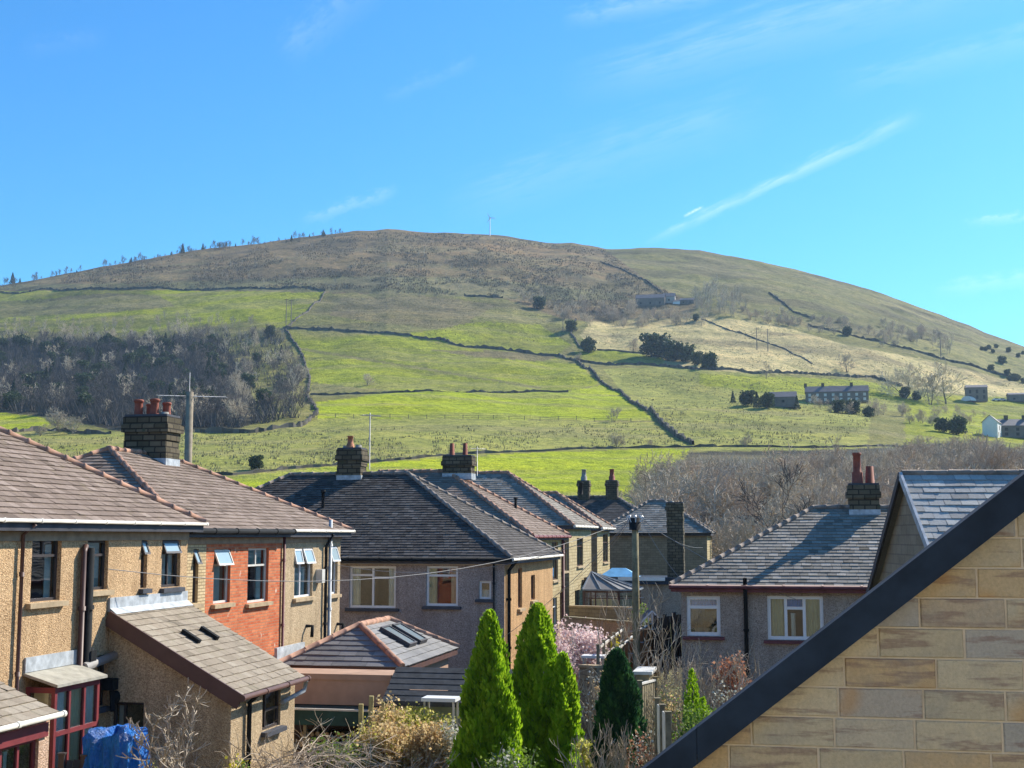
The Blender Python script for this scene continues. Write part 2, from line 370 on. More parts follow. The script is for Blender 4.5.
def build_land():
    az=np.concatenate([np.arange(-180,-29,4.0),np.arange(-28,28.01,.075),np.arange(32,180,4.0),[180.0]])*math.pi/180
    d=np.concatenate([[0.5],np.geomspace(3,120,46),np.arange(123,300,3.0),np.arange(302,1170,3.2),[1185,1210,1260,1330,1450,1600,1800]])
    A,Dd=np.meshgrid(az,d); X=Dd*np.sin(A); Y=Dd*np.cos(A); Z=height(X,Y)
    col=landcol(X,Y,Z)
    nr,nc=X.shape; V=np.stack([X,Y,Z],-1).reshape(-1,3)
    i=np.arange(nr-1)[:,None]*nc+np.arange(nc-1)[None,:]
    Fc=np.stack([i,i+1,i+nc+1,i+nc],-1).reshape(-1,4)[:, ::-1]
    me=bpy.data.meshes.new('land'); me.vertices.add(len(V)); me.vertices.foreach_set('co',V.ravel())
    me.loops.add(Fc.size); me.loops.foreach_set('vertex_index',Fc.ravel().astype(np.int32))
    me.polygons.add(len(Fc)); me.polygons.foreach_set('loop_start',np.arange(0,Fc.size,4,dtype=np.int32)); me.polygons.foreach_set('loop_total',np.full(len(Fc),4,np.int32))
    me.polygons.foreach_set('use_smooth',np.ones(len(Fc),bool))
    me.update(calc_edges=True)
    ca=me.color_attributes.new('land','FLOAT_COLOR','POINT')
    ca.data.foreach_set('color',np.concatenate([col.reshape(-1,3),np.ones((len(V),1))],1).astype(np.float32).ravel())
    t=NT('land'); o=t.coord(); c=t.attr('land').outputs['Color']
    n1=t.noise(o,.035,6,.7); n2=t.noise(o,.22,6,.75); n3=t.noise(o,.9,3,.6)
    c=t.mix(.8,c,t.ramp(n1,[(.3,(.60,.66,.52)),(.5,(1,1,1)),(.72,(1.30,1.16,1.12))]),'MULTIPLY')
    c=t.mix(.85,c,t.ramp(n2,[(.34,(.48,.55,.5)),(.5,(1,1,1)),(.66,(1.4,1.33,1.2))]),'MULTIPLY')
    c=t.mix(.5,c,t.ramp(n3,[(.3,(.55,.6,.5)),(.7,(1.4,1.35,1.25))]),'MULTIPLY')
    t.bump(t.math('ADD',t.math('MULTIPLY',n2,2.2),t.math('MULTIPLY',n3,.7)),.8,.8)
    me.materials.append(t.out(c,.95,.1))
    o=bpy.data.objects.new('hills',me); COL.objects.link(o); tag(o,kind='structure')
build_land()

# ------------------------------------------------------------------ world, sun, camera, air
SAZ,SEL=D2R(40),D2R(37)
sund=Vector((math.cos(SAZ)*math.cos(SEL),math.sin(SAZ)*math.cos(SEL),math.sin(SEL)))
w=bpy.data.worlds.new('World'); sc.world=w; w.use_nodes=True; wt=w.node_tree; N=wt.nodes; L=wt.links
bg=N['Background']; sky=N.new('ShaderNodeTexSky'); sky.sky_type='NISHITA'; sky.sun_disc=False
sky.sun_elevation=SEL; sky.sun_rotation=math.pi/2-SAZ; sky.air_density=1.0; sky.dust_density=.35; sky.ozone_density=3.5; sky.altitude=150
hs=N.new('ShaderNodeHueSaturation'); hs.inputs['Saturation'].default_value=1.2; hs.inputs['Hue'].default_value=.492; L.new(sky.outputs[0],hs.inputs['Color'])
tn=N.new('ShaderNodeMix'); tn.data_type='RGBA'; tn.blend_type='MULTIPLY'; tn.inputs[0].default_value=1; L.new(hs.outputs[0],tn.inputs[6]); tn.inputs[7].default_value=(.50,.93,1.19,1)
# thin high cloud: streaks of cirrus and two old vapour trails, placed by direction in the sky
tc=N.new('ShaderNodeTexCoord')
def wm(op,a,b=0.0,c=None,clamp=False):
    m=N.new('ShaderNodeMath'); m.operation=op; m.use_clamp=clamp
    for i,v in enumerate((a,b) if c is None else (a,b,c)):
        if isinstance(v,bpy.types.NodeSocket): L.new(v,m.inputs[i])
        else: m.inputs[i].default_value=v
    return m.outputs[0]
def vdot(v):
    n=N.new('ShaderNodeVectorMath'); n.operation='DOT_PRODUCT'; L.new(tc.outputs['Generated'],n.inputs[0]); n.inputs[1].default_value=v; return n.outputs['Value']
def streak(p0,p1,w0,w1,strength,seed,ragged=1.0):
    a=ray(*p0).normalized(); b=ray(*p1).normalized(); ax=(b-a); Ln=ax.length; ax/=Ln; nr=a.cross(b).normalized(); 
    t=wm('DIVIDE',wm('SUBTRACT',vdot(ax),a.dot(ax)),Ln); o=vdot(nr)
    cb=N.new('ShaderNodeCombineXYZ'); L.new(wm('MULTIPLY',t,7),cb.inputs[0]); L.new(wm('MULTIPLY',o,160),cb.inputs[1]); cb.inputs[2].default_value=seed
    ns=N.new('ShaderNodeTexNoise'); ns.inputs['Scale'].default_value=1; ns.inputs['Detail'].default_value=5; ns.inputs['Roughness'].default_value=.65; L.new(cb.outputs[0],ns.inputs['Vector'])
    n=ns.outputs['Fac']
    off=wm('ADD',o,wm('MULTIPLY',wm('SUBTRACT',n,.5),.02*ragged))
    wd=wm('ADD',wm('MULTIPLY',t,(w1-w0)/F),w0/F)
    g=wm('SUBTRACT',1,wm('ABSOLUTE',wm('DIVIDE',off,wd)),clamp=True)
    e=wm('MULTIPLY',wm('MULTIPLY',t,5,clamp=True),wm('MULTIPLY',wm('SUBTRACT',1,t),5,clamp=True))
    tex=wm('MULTIPLY',wm('SUBTRACT',n,.28),2.6,clamp=True)
    return wm('MULTIPLY',wm('MULTIPLY',g,e),wm('MULTIPLY',tex,strength))
parts=[streak((640,246),(925,112),5,11,.28,1,.6),streak((683,217),(704,206),2,2,.6,2,.1),streak((300,222),(400,190),7,9,.15,3),
 streak((560,90),(1030,-40),26,46,.13,4,2),streak((440,210),(780,100),30,40,.08,5,2),streak((280,60),(380,-30),20,30,.08,6,2),
 streak((830,90),(1100,20),14,24,.09,7,1.5),streak((380,100),(480,60),9,8,.06,8),streak((560,20),(730,-10),12,14,.16,9),streak((960,222),(1080,214),5,6,.18,10),streak((930,290),(1100,270),10,12,.15,11),streak((20,50),(110,36),12,12,.03,12)]
tot=parts[0]
for p in parts[1:]: tot=wm('ADD',tot,p)
mx=N.new('ShaderNodeMix'); mx.data_type='RGBA'; L.new(wm('MINIMUM',tot,.8),mx.inputs[0]); L.new(tn.outputs[2],mx.inputs[6]); mx.inputs[7].default_value=(8.5,9.2,10,1)
L.new(mx.outputs[2],bg.inputs['Color']); bg.inputs['Strength'].default_value=.108
ld=bpy.data.lights.new('sun','SUN'); ld.energy=5.0; ld.angle=D2R(.5); ld.color=(1,.92,.79)
lo=bpy.data.objects.new('sun',ld); COL.objects.link(lo); lo.rotation_euler=sund.to_track_quat('Z','Y').to_euler(); lo.location=(60,40,80)
cd=bpy.data.cameras.new('camera'); cd.sensor_width=36; cd.lens=36*F/1024; cd.clip_end=6000; cd.clip_start=.1
co=bpy.data.objects.new('camera',cd); COL.objects.link(co); co.rotation_euler=(math.pi/2+PITCH,0,0); sc.camera=co
sc.view_settings.view_transform='Standard'; sc.view_settings.look='None'; sc.view_settings.exposure=.74; sc.view_settings.gamma=1
sc.cycles.max_bounces=6; sc.cycles.diffuse_bounces=4; sc.cycles.glossy_bounces=2; sc.cycles.transmission_bounces=4; sc.cycles.transparent_max_bounces=8; sc.cycles.volume_bounces=0
sc.cycles.use_denoising=True; sc.cycles.use_adaptive_sampling=True
HAZE=True
if HAZE:
    b=MB(); b.box(-1900,1900,-1900,1900,-60,330)
    t=NT('air'); v=t.n.new('ShaderNodeVolumePrincipled'); v.inputs['Color'].default_value=(.55,.76,1,1); v.inputs['Density'].default_value=.00011; v.inputs['Anisotropy'].default_value=.2
    t.n.remove(t.b); t.link(v.outputs[0],t.n['Material Output'].inputs['Volume'])
    h=b.build('haze',t.m,kind='stuff')
# ------------------------------------------------------------------ building kit
TH=D2R(11.5)
class Place:
    """a thing with its own frame: x to the right (facade normal), y along the row away from us, z up"""
    def __init__(s, name, X, Y, ground, rot=TH, **k):
        s.rot=rot; s.o=Vector((X,Y,ground)); s.root=empty(name,(X,Y,ground),-rot,**k)
        s.Mi=(Matrix.Translation(s.o)@Matrix.Rotation(-rot,4,'Z')).inverted(); s.Mw=s.Mi.inverted()
    def loc(s, px, py, axis, val):
        """where the sight line through a photo spot meets the local plane axis=val"""
        a=s.Mi@Vector((0,0,0)); d=s.Mi.to_3x3()@ray(px,py); i='xyz'.index(axis)
        return a+d*((val-a[i])/d[i])
def lerp(a,b,t): return a+(b-a)*t
def slates(mb, e0,e1,t0,t1, gauge=.22, width=.3, lift=.028, rng=None, m=0, jit=.006, stagger=.5, miss=0):
    """a roof plane laid course by course with separate slates; e0-e1 the eave, t0-t1 the top"""
    rng=rng or random.Random(3)
    e0,e1,t0,t1=map(Vector,(e0,e1,t0,t1)); ud=(e1-e0).normalized(); mid=(t0+t1)/2-(e0+e1)/2
    nrm=ud.cross(mid).normalized(); 
    if nrm.z<0: nrm=-nrm
    up=nrm.cross(ud); 
    if up.z<0: up=-up
    L=abs(mid.dot(up)); n=max(1,round(L/gauge))
    base=e0
    for k in range(n):
        a=lerp(e0,t0,k/n); b=lerp(e1,t1,k/n); c=lerp(e1,t1,(k+1)/n); d=lerp(e0,t0,(k+1)/n)
        ua,ub,uc,ud_=[(p-base).dot(ud) for p in (a,b,c,d)]; v0=k*L/n; v1=(k+1)*L/n
        lo=min(ua,ud_); hi=max(ub,uc); off=(k%2)*stagger*width+rng.uniform(-.02,.02)
        x=math.floor(lo/width)*width-width+off; tone=rng.uniform(-.08,.08)
        while x<hi:
            w=width*rng.uniform(.92,1.08); x2=x+w
            l0,l1=max(x,ua),min(x2,ub); h0,h1=max(x,ud_),min(x2,uc)
            if l1>l0+1e-4 or h1>h0+1e-4:
                l0,l1=min(l0,ub),max(l1,ua); h0,h1=min(h0,uc),max(h1,ud_)
                if l1<l0: l0=l1=(l0+l1)/2
                if h1<h0: h0=h1=(h0+h1)/2
                li=lift+rng.uniform(-jit,jit); ti=.004; tilt=rng.uniform(-jit,jit)*.5
                r=min(1,max(0,rng.gauss(.5,.15)+tone)); rr=-.02+rng.uniform(-.006,.006)
                P=lambda u,v,h: base+ud*u+up*v+nrm*h
                g=.004 if l1-l0>.1 else 0
                p=[P(l0+g,v0+rr,li+tilt),P(l1-g,v0+rr,li-tilt),P(h1-g,v1,ti),P(h0+g,v1,ti)]
                mb.face(p,[(l0,v0),(l1,v0),(h1,v1),(h0,v1)],r,m)
                q=[P(l0+g,v0+rr,-.004),P(l1-g,v0+rr,-.004),p[1],p[0]]
                mb.face(q,[(l0,0),(l1,0),(l1,.02),(l0,.02)],r*.5,m)
            x=x2
    mb.face([e0-nrm*.012,e1-nrm*.012,t1-nrm*.012]+([t0-nrm*.012] if (t0-t1).length>.01 else []),None,.1,m)
def ridge(mb, a, b, rad=.10, seg=.45, rng=None, m=0, knob=True):
    rng=rng or random.Random(5); a=Vector(a); b=Vector(b); L=(b-a).length; n=max(1,round(L/seg))
    for k in range(n):
        p=lerp(a,b,k/n); q=lerp(a,b,(k+1)/n); dz=Vector((0,0,rng.uniform(-.008,.012)))
        mb.tube([p+dz,lerp(p,q,.86)+dz,lerp(p,q,.861)+dz,q+dz],[rad,rad,rad*(1.22 if knob else 1),rad*(1.22 if knob else 1)],8,rng.random(),m)
def hiproof(pl, x0,x1,y0,y1, z, pitch, axis='x', hips=(1,1), mat='slate_blue', rmat='ridge_grey', gauge=.22, width=.3, seed=1, name='roof', rrad=.10, sofm='fascia', knob=True):
    """hips: at the low end and the high end of the ridge axis"""
    rng=random.Random(seed); tp=math.tan(D2R(pitch)); mb=MB()
    if axis=='x':
        w=(y1-y0)/2; yc=(y0+y1)/2; zr=z+w*tp; A=Vector((x0+(w if hips[0] else 0),yc,zr)); B=Vector((x1-(w if hips[1] else 0),yc,zr))
        C=[Vector((x0,y0,z)),Vector((x1,y0,z)),Vector((x1,y1,z)),Vector((x0,y1,z))]
    else:
        w=(x1-x0)/2; xc=(x0+x1)/2; zr=z+w*tp; A=Vector((xc,y0+(w if hips[0] else 0),zr)); B=Vector((xc,y1-(w if hips[1] else 0),zr))
        C=[Vector((x1,y0,z)),Vector((x1,y1,z)),Vector((x0,y1,z)),Vector((x0,y0,z))]
    kw=dict(gauge=gauge,width=width,rng=rng)
    slates(mb,C[0],C[1],A,B,**kw); slates(mb,C[2],C[3],B,A,**kw)
    if hips[1]: slates(mb,C[1],C[2],B,B,**kw)
    if hips[0]: slates(mb,C[3],C[0],A,A,**kw)
    roof=mb.build(name,M[mat],pl.root)
    rb=MB(); up=Vector((0,0,.03)); ridge(rb,A+up,B+up,rrad,rng=rng,knob=knob)
    if hips[0]:
        for c in (C[0],C[3]): ridge(rb,c+up,A+up,rrad,rng=rng,knob=knob)
    if hips[1]:
        for c in (C[1],C[2]): ridge(rb,c+up,B+up,rrad,rng=rng,knob=knob)
    rb.build('ridge_tiles',M[rmat],roof)
    fb=MB(); t=.03
    fb.box(x0+.04,x1-.04,y0+.04,y1-.04,z-.05,z-.02)
    for (a,b,c,d) in ((x0+.02,x1-.02,y0+.02,y0+.02+t),(x0+.02,x1-.02,y1-.02-t,y1-.02),(x0+.02,x0+.02+t,y0+.051,y1-.051),(x1-.02-t,x1-.02,y0+.051,y1-.051)): fb.box(a,b,c,d,z-.20,z-.053)
    fb.build('fascia',M[sofm],pl.root)
    return roof,A,B
def gutter(pl, a, b, mat='black', rad=.065):
    mb=MB(); a=Vector(a); b=Vector(b); mb.tube([a,b],rad,8)
    n=max(1,int((b-a).length/1.1))
    for k in range(n+1):
        p=lerp(a,b,k/n); d=(b-a).normalized()*.03; mb.tube([p-d,p+d],rad*1.25,8)
    return mb.build('gutter',M[mat],pl.root)
def downpipe(pl, pts, mat='black', rad=.045, name='downpipe', par=None):
    mb=MB(); mb.tube(pts,rad,8)
    for a,b in zip(pts[:-1],pts[1:]):
        a=Vector(a);b=Vector(b); n=int((b-a).length/1.6)
        for k in range(n): p=lerp(a,b,(k+.6)/n); d=(b-a).normalized()*.04; mb.tube([p-d,p+d],rad*1.35,8)
    return mb.build(name,M[mat],par or pl.root)
def panel(mb, o, u, W, Hh, ops=(), depth=.12, n=None, uoff=0, m=0):
    """a wall face with real openings and reveals; o bottom start, u along, n outward"""
    o=Vector(o); u=Vector(u); n=Vector(n); z=Vector((0,0,1))
    us=sorted({0,W}|{round(min(max(c,0),W),4) for p in ops for c in (p[0],p[0]+p[2])}); zs=sorted({0,Hh}|{round(min(max(c,0),Hh),4) for p in ops for c in (p[1],p[1]+p[3])})
    for a,b in zip(us[:-1],us[1:]):
        for c,d in zip(zs[:-1],zs[1:]):
            mu,mz=(a+b)/2,(c+d)/2
            if any(p[0]<mu<p[0]+p[2] and p[1]<mz<p[1]+p[3] for p in ops): continue
            mb.face([o+u*a+z*c,o+u*b+z*c,o+u*b+z*d,o+u*a+z*d],[(a+uoff,c),(b+uoff,c),(b+uoff,d),(a+uoff,d)],.5,m)
    for p in ops:
        a,c,b,d=p[0],p[1],p[0]+p[2],p[1]+p[3]
        c4=[o+u*a+z*c,o+u*b+z*c,o+u*b+z*d,o+u*a+z*d]
        for i in range(4):
            q,r_=c4[i],c4[(i+1)%4]; mb.face([q,r_,r_-n*depth,q-n*depth],[(0,0),(.3,0),(.3,depth),(0,depth)],.5,m)
def window(pl, o, u, n, w, h, frame='white', bars=('t',), fw=.055, sill='sill', curtain=None, sash=None, par=None, name='window', sillw=.12, label=None, sdepth=.16):
    """o is the lower start corner of the opening in the glass plane. bars: ('v',frac[,z0,z1]) or ('h',frac[,u0,u1])"""
    o=Vector(o);u=Vector(u);n=Vector(n);z=Vector((0,0,1)); par=par or pl.root
    fb=MB(); t=.06
    def bar(a,b,c,d,tt=t,off=0):   # rectangle a..b in u, c..d in z
        P=lambda uu,zz,nn:o+u*uu+z*zz+n*(nn+off)
        c8=[P(a,c,-tt/2),P(b,c,-tt/2),P(b,d,-tt/2),P(a,d,-tt/2),P(a,c,tt/2),P(b,c,tt/2),P(b,d,tt/2),P(a,d,tt/2)]
        for q in ((0,1,2,3),(4,5,6,7),(0,1,5,4),(1,2,6,5),(2,3,7,6),(3,0,4,7)): fb.face([c8[i] for i in q])
    bar(0,w,0,fw); bar(0,w,h-fw,h); bar(0,fw,fw,h-fw); bar(w-fw,w,fw,h-fw)
    for b_ in bars:
        if b_[0]=='v':
            z0=(b_[2]*h if len(b_)>2 else fw)+.001; z1=(b_[3]*h if len(b_)>2 else h-fw)-.001; bar(w*b_[1]-fw*.45,w*b_[1]+fw*.45,z0,z1,t*.9)
        elif b_[0]=='h':
            u0=(b_[2]*w if len(b_)>2 else fw)+.001; u1=(b_[3]*w if len(b_)>2 else w-fw)-.001; bar(u0,u1,h*b_[1]-fw*.45,h*b_[1]+fw*.45,t*.8)
    f=fb.build(name,M[frame],par,label=label)
    g=MB(); g.face([o+u*fw*.5+z*fw*.5,o+u*(w-fw*.5)+z*fw*.5,o+u*(w-fw*.5)+z*(h-fw*.5),o+u*fw*.5+z*(h-fw*.5)]); g.build('glass_pane',M['glass'],f)
    if sill:
        s=MB(); a=o-u*sillw+n*-.02; b=o+u*(w+sillw)
        c8=[o-u*sillw-z*.10+n*.0,o+u*(w+sillw)-z*.10+n*.0]
        P=lambda uu,zz,nn:o+u*uu+z*zz+n*nn
        e=[P(-sillw,-.11,.0),P(w+sillw,-.11,.0),P(w+sillw,-.11,sdepth+.06),P(-sillw,-.11,sdepth+.06),P(-sillw,-.005,.0),P(w+sillw,-.005,.0),P(w+sillw,-.02,sdepth+.06),P(-sillw,-.02,sdepth+.06)]
        for q in ((0,1,2,3),(4,5,6,7),(0,1,5,4),(1,2,6,5),(2,3,7,6),(3,0,4,7)): s.face([e[i] for i in q])
        s.build('sill',M[sill],f)
    if curtain:
        c=MB(); rng=random.Random(int(w*1000+h*100))
        for (u0,u1,cm,z0,z1) in curtain:
            nn=max(3,int((u1-u0)*w/.05))
            for k in range(nn):
                a=lerp(u0*w,u1*w,k/nn); b=lerp(u0*w,u1*w,(k+1)/nn); da=.10+.025*((k%2)*2-1); db=.10+.025*(((k+1)%2)*2-1)
                c.face([o+u*a+z*z0*h-n*da,o+u*b+z*z0*h-n*db,o+u*b+z*z1*h-n*db,o+u*a+z*z1*h-n*da],None,rng.random(),cm)
        c.build('curtain',[M['curtain'],M['curtain_yellow'],M['blind'],M['room'],M['blue_blind']],f)
    if sash:   # top hung light standing open: (u0,u1,z0,z1,open distance)
        for (u0,u1,z0,z1,op) in sash:
            s=MB(); sw=.045
            op*=.5; P=lambda uu,k,e_: o+u*uu*w+z*lerp(z1*h,z0*h,k)+n*(.05+op*k+e_)
            a,b=u0,u1; ww=sw/((b-a)*w); hh=sw/((z1-z0)*h)
            for (aa,bb,k0,k1) in ((a,b,0,hh),(a,b,1-hh,1),(a,a+(b-a)*ww,hh,1-hh),(b-(b-a)*ww,b,hh,1-hh)):
                c8=[P(aa,k0,0),P(bb,k0,0),P(bb,k1,0),P(aa,k1,0),P(aa,k0,.04),P(bb,k0,.04),P(bb,k1,.04),P(aa,k1,.04)]
                for q in ((0,1,2,3),(4,5,6,7),(0,1,5,4),(1,2,6,5),(2,3,7,6),(3,0,4,7)): s.face([c8[i] for i in q])
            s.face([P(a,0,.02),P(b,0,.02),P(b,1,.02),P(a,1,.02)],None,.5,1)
            s.build('open_light',[M[frame],M['reflect_pane']],f)
    return f
def chimney(pl, cx, cy, w, d, z0, z1, pots, mat='stack_stone', rot=0, flash='lead', seed=1, name='chimney', cap='stack_stone', rough=.02, par=None):
    """pots: (dx,dy,height,radius,material,style)"""
    rng=random.Random(seed); mb=MB(); n=max(3,int((z1-z0)/.2)); 
    for k in range(n):
        a=lerp(z0,z1,k/n); b=lerp(z0,z1,(k+1)/n); j=rng.uniform(-rough,rough); e=0
        if k>=n-2: e=.07
        if k==n-1: e=.03
        x0,x1,y0,y1=cx-w/2-e+j,cx+w/2+e+j,cy-d/2-e-j,cy+d/2+e+j
        mb.box(x0,x1,y0,y1,a,b-.012,rng.random()); mb.box(x0+.02,x1-.02,y0+.02,y1-.02,b-.013,b+.001,.1)
    ch=mb.build(name,M[mat],par or pl.root)
    fl=MB(); fl.box(cx-w/2,cx+w/2,cy-d/2,cy+d/2,z1+.001,z1+.06); fl.build('mortar_bed',M['lead_dark' if flash!='lead' else 'silldark'],ch)
    for (dx,dy,h,r,pm,st) in pots:
        p=MB(); b=z1+.03; x,y=cx+dx,cy+dy
        if st=='roll': prof=[(r*1.15,b),(r*1.1,b+.05),(r*.95,b+.09),(r*.88,b+h*.75),(r*.9,b+h*.82),(r*1.12,b+h*.86),(r*1.12,b+h*.94),(r*.95,b+h),(r*.7,b+h),(r*.68,b+h-.1)]
        elif st=='tall': prof=[(r*1.2,b),(r*1.15,b+h*.38),(r*.9,b+h*.4),(r*.78,b+h*.9),(r*.95,b+h*.92),(r*.95,b+h),(r*.6,b+h)]
        elif st=='cowl': prof=[(r,b),(r*.8,b+h*.6),(r*1.25,b+h*.62),(r*1.25,b+h*.8),(r*.5,b+h*.82),(r*.3,b+h)]
        else: prof=[(r,b),(r*.8,b+h),(r*.55,b+h)]
        p.lathe((x,y,0),prof,12); p.build('chimney_pot',M[pm],ch)
    return ch
def flashing(pl, ch, cx, cy, w, d, zlow, zhigh, mat='lead'):
    mb=MB(); e=.02
    mb.box(cx-w/2-e,cx+w/2+e,cy-d/2-e,cy+d/2+e,zlow,zhigh); mb.build('flashing',M[mat],ch)
def aerial(pl, x, y, z0, z1, par, span=.9, ang=.3, n=8):
    mb=MB(); mb.tube([(x,y,z0),(x,y,z1)],.022,6)
    c,s=math.cos(ang),math.sin(ang); a=Vector((x-c*span*.4,y-s*span*.4,z1-.1)); b=Vector((x+c*span*.6,y+s*span*.6,z1-.1)); mb.tube([a,b],.015,5)
    for k in range(n):
        p=lerp(a,b,(k+.3)/n); q=Vector((-s,c,0))*(.16+.12*(n-k)/n); mb.tube([p-q,p+q],.008,4)
    mb.build('aerial',M['metal'],par)
def opening(pl, face, val, x0,y0,x1,y1, inset=.12):
    """opening rectangle from two photo corners; returns lower-left local u,z,w,h for the face plane"""
    ax='x' if face=='f' else 'y'
    p=pl.loc(x0,y1,ax,val); q=pl.loc(x1,y0,ax,val); p2=pl.loc(x1,y1,ax,val); q2=pl.loc(x0,y0,ax,val)
    ua,ub=(p.y,q.y) if face=='f' else (p.x,q.x)
    z0=(p.z+p2.z)/2; z1=(q.z+q2.z)/2
    return ua,z0,ub-ua,z1-z0
def house_walls(pl, x0,x1,y0,y1, z, matf='dash_tan', matn='dash_grey', wf=(), wn=(), name='wall', mat_back=None, bands=None, depth=.14):
    """walls as a hollow shell; wf/wn windows on the front (x=x1) and near (y=y0) faces: dicts with px box and window options"""
    mf=MB(); mn=MB(); opsf=[];opsn=[]
    for wd in wf:
        u,zz,w,h=opening(pl,'f',x1,*wd['px']); opsf.append((u-y0,zz,w,h)); wd['r']=(u,zz,w,h)
    for wd in wn:
        u,zz,w,h=opening(pl,'n',y0,*wd['px']); opsn.append((u-x0,zz,w,h)); wd['r']=(u,zz,w,h)
    if bands:   # several wall finishes along the front: (from y, to y, material)
        for (a,b,mt) in bands:
            mm=MB(); o2=[(p[0]-(a-y0),p[1],p[2],p[3]) for p in opsf if a<=p[0]+y0+p[2]/2<b]
            panel(mm,(x1,a,0),(0,1,0),b-a,z,o2,depth,(1,0,0),uoff=a); mm.build(name,M[mt],pl.root)
    else:
        panel(mf,(x1,y0,0),(0,1,0),y1-y0,z,opsf,depth,(1,0,0)); mf.build(name,M[matf],pl.root)
    panel(mn,(x0,y0,0),(1,0,0),x1-x0,z,opsn,depth,(0,-1,0)); mn.build(name,M[matn],pl.root)
    mb=MB(); panel(mb,(x0,y0,0),(0,1,0),y1-y0,z,(),depth,(-1,0,0)); panel(mb,(x0,y1,0),(1,0,0),x1-x0,z,(),depth,(0,1,0)); mb.build(name,M[mat_back or matn],pl.root)
    # floors and inner partition so that windows look into rooms
    ib=MB(); ib.box(x0+.05,x1-.3,y0+.3,y1-.05,2.55,2.65); ib.box(x0+.05,x1-.3,y0+.3,y1-.05,.02,.1)
    ib.box(x1-2.6,x1-2.5,y0+.3,y1-.05,.1,z-.1); ib.box(x0+.05,x1-2.7,y0+2.4,y0+2.5,.1,z-.1); ib.build('inner_wall',M['room'],pl.root)
    for wd in wf:
        u,zz,w,h=wd['r']; window(pl,(x1-depth+.03,u,zz),(0,1,0),(1,0,0),w,h,**{k:v for k,v in wd.items() if k not in('px','r')})
    for wd in wn:
        u,zz,w,h=wd['r']; window(pl,(u,y0+depth-.03,zz),(1,0,0),(0,-1,0),w,h,**{k:v for k,v in wd.items() if k not in('px','r')})

# ------------------------------------------------------------------ house A (near left)
LAB='label'
A=Place('semi_detached_house',-7.43,30,-5.2,label='nearest tan pebbledash house at left with brown slate roof and lean-to',cat='house')
EA=5.47
curt=lambda *c: list(c)
house_walls(A,-8,0,-17,0,EA,wf=[
  dict(px=(30,538,62,601),frame='darkframe',bars=[('h',.72),('v',.5,.72,1)],curtain=[(.04,.22,0,.02,.9),(.74,.96,0,.02,.9)],sillw=.15),
  dict(px=(86,540,109,590),frame='darkframe',bars=[('h',.7)],curtain=[(.05,.95,2,.02,.98)],sillw=.1),
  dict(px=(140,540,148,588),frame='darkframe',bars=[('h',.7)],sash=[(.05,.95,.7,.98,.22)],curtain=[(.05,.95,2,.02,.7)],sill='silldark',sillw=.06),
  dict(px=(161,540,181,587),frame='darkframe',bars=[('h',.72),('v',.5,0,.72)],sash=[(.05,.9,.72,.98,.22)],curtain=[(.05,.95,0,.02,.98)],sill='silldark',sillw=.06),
  dict(px=(96,655,108,706),frame='darkframe',bars=[('h',.6)],sill='silldark',sillw=.05)],
  bands=[(-17,-10.35,'dash_pink'),(-10.35,0,'dash_tan')],matn='dash_tan',mat_back='dash_tan')
roofA,ra,rb_=hiproof(A,-8.3,.28,-17.3,.28,EA+.02,30.8,'y',(1,1),'slate_brown','ridge_red',.21,.27,11,rrad=.075)
gutter(A,(.32,-17,EA+.0),(.32,.3,EA+.0),'offwhite',.035)
mb=MB(); mb.box(.0,.035,-17,.0,EA-.36,EA-.19); mb.build('frieze_board',M['frieze'],A.root)
y=A.loc(17,600,'x',0).y; downpipe(A,[(.07,y,.0),(.07,y,EA-.25),(.3,y,EA-.06)],'brownframe',.035)
y=A.loc(78,600,'x',0).y; z=A.loc(78,552,'x',0).z
downpipe(A,[(.09,y,2.2),(.09,y,z),(.06,y+.12,z+.12)],'brownframe',.055,name='soil_pipe')
y=A.loc(84,600,'x',0).y
downpipe(A,[(.10,y,2.1),(.10,y,z+.08)],'black',.085,name='soil_pipe')
z=A.loc(100,663,'x',0).z; y2=A.loc(108,660,'x',0).y
downpipe(A,[(.14,y-.15,z),(.14,y2,z+.12)],'metal',.09,name='waste_pipe')
mb=MB(); mb.tube([(.1,y+.1,z-.05),(.1,y+.1,z+.35)],.09,8); mb.box(.0,.2,y+.0,y+.2,z+.1,z+.3); mb.build('hopper',M['black'],A.root)
mb=MB(); p=A.loc(107,684,'x',0); mb.box(.0,.24,p.y-.2,p.y+.25,p.z-.1,p.z+.12); mb.ball((.2,p.y,p.z-.25),.1,.1,.13); mb.bar((.1,p.y,p.z),(.25,p.y-.2,p.z-.5),.08); mb.build('boiler_flue',M['black'],A.root)
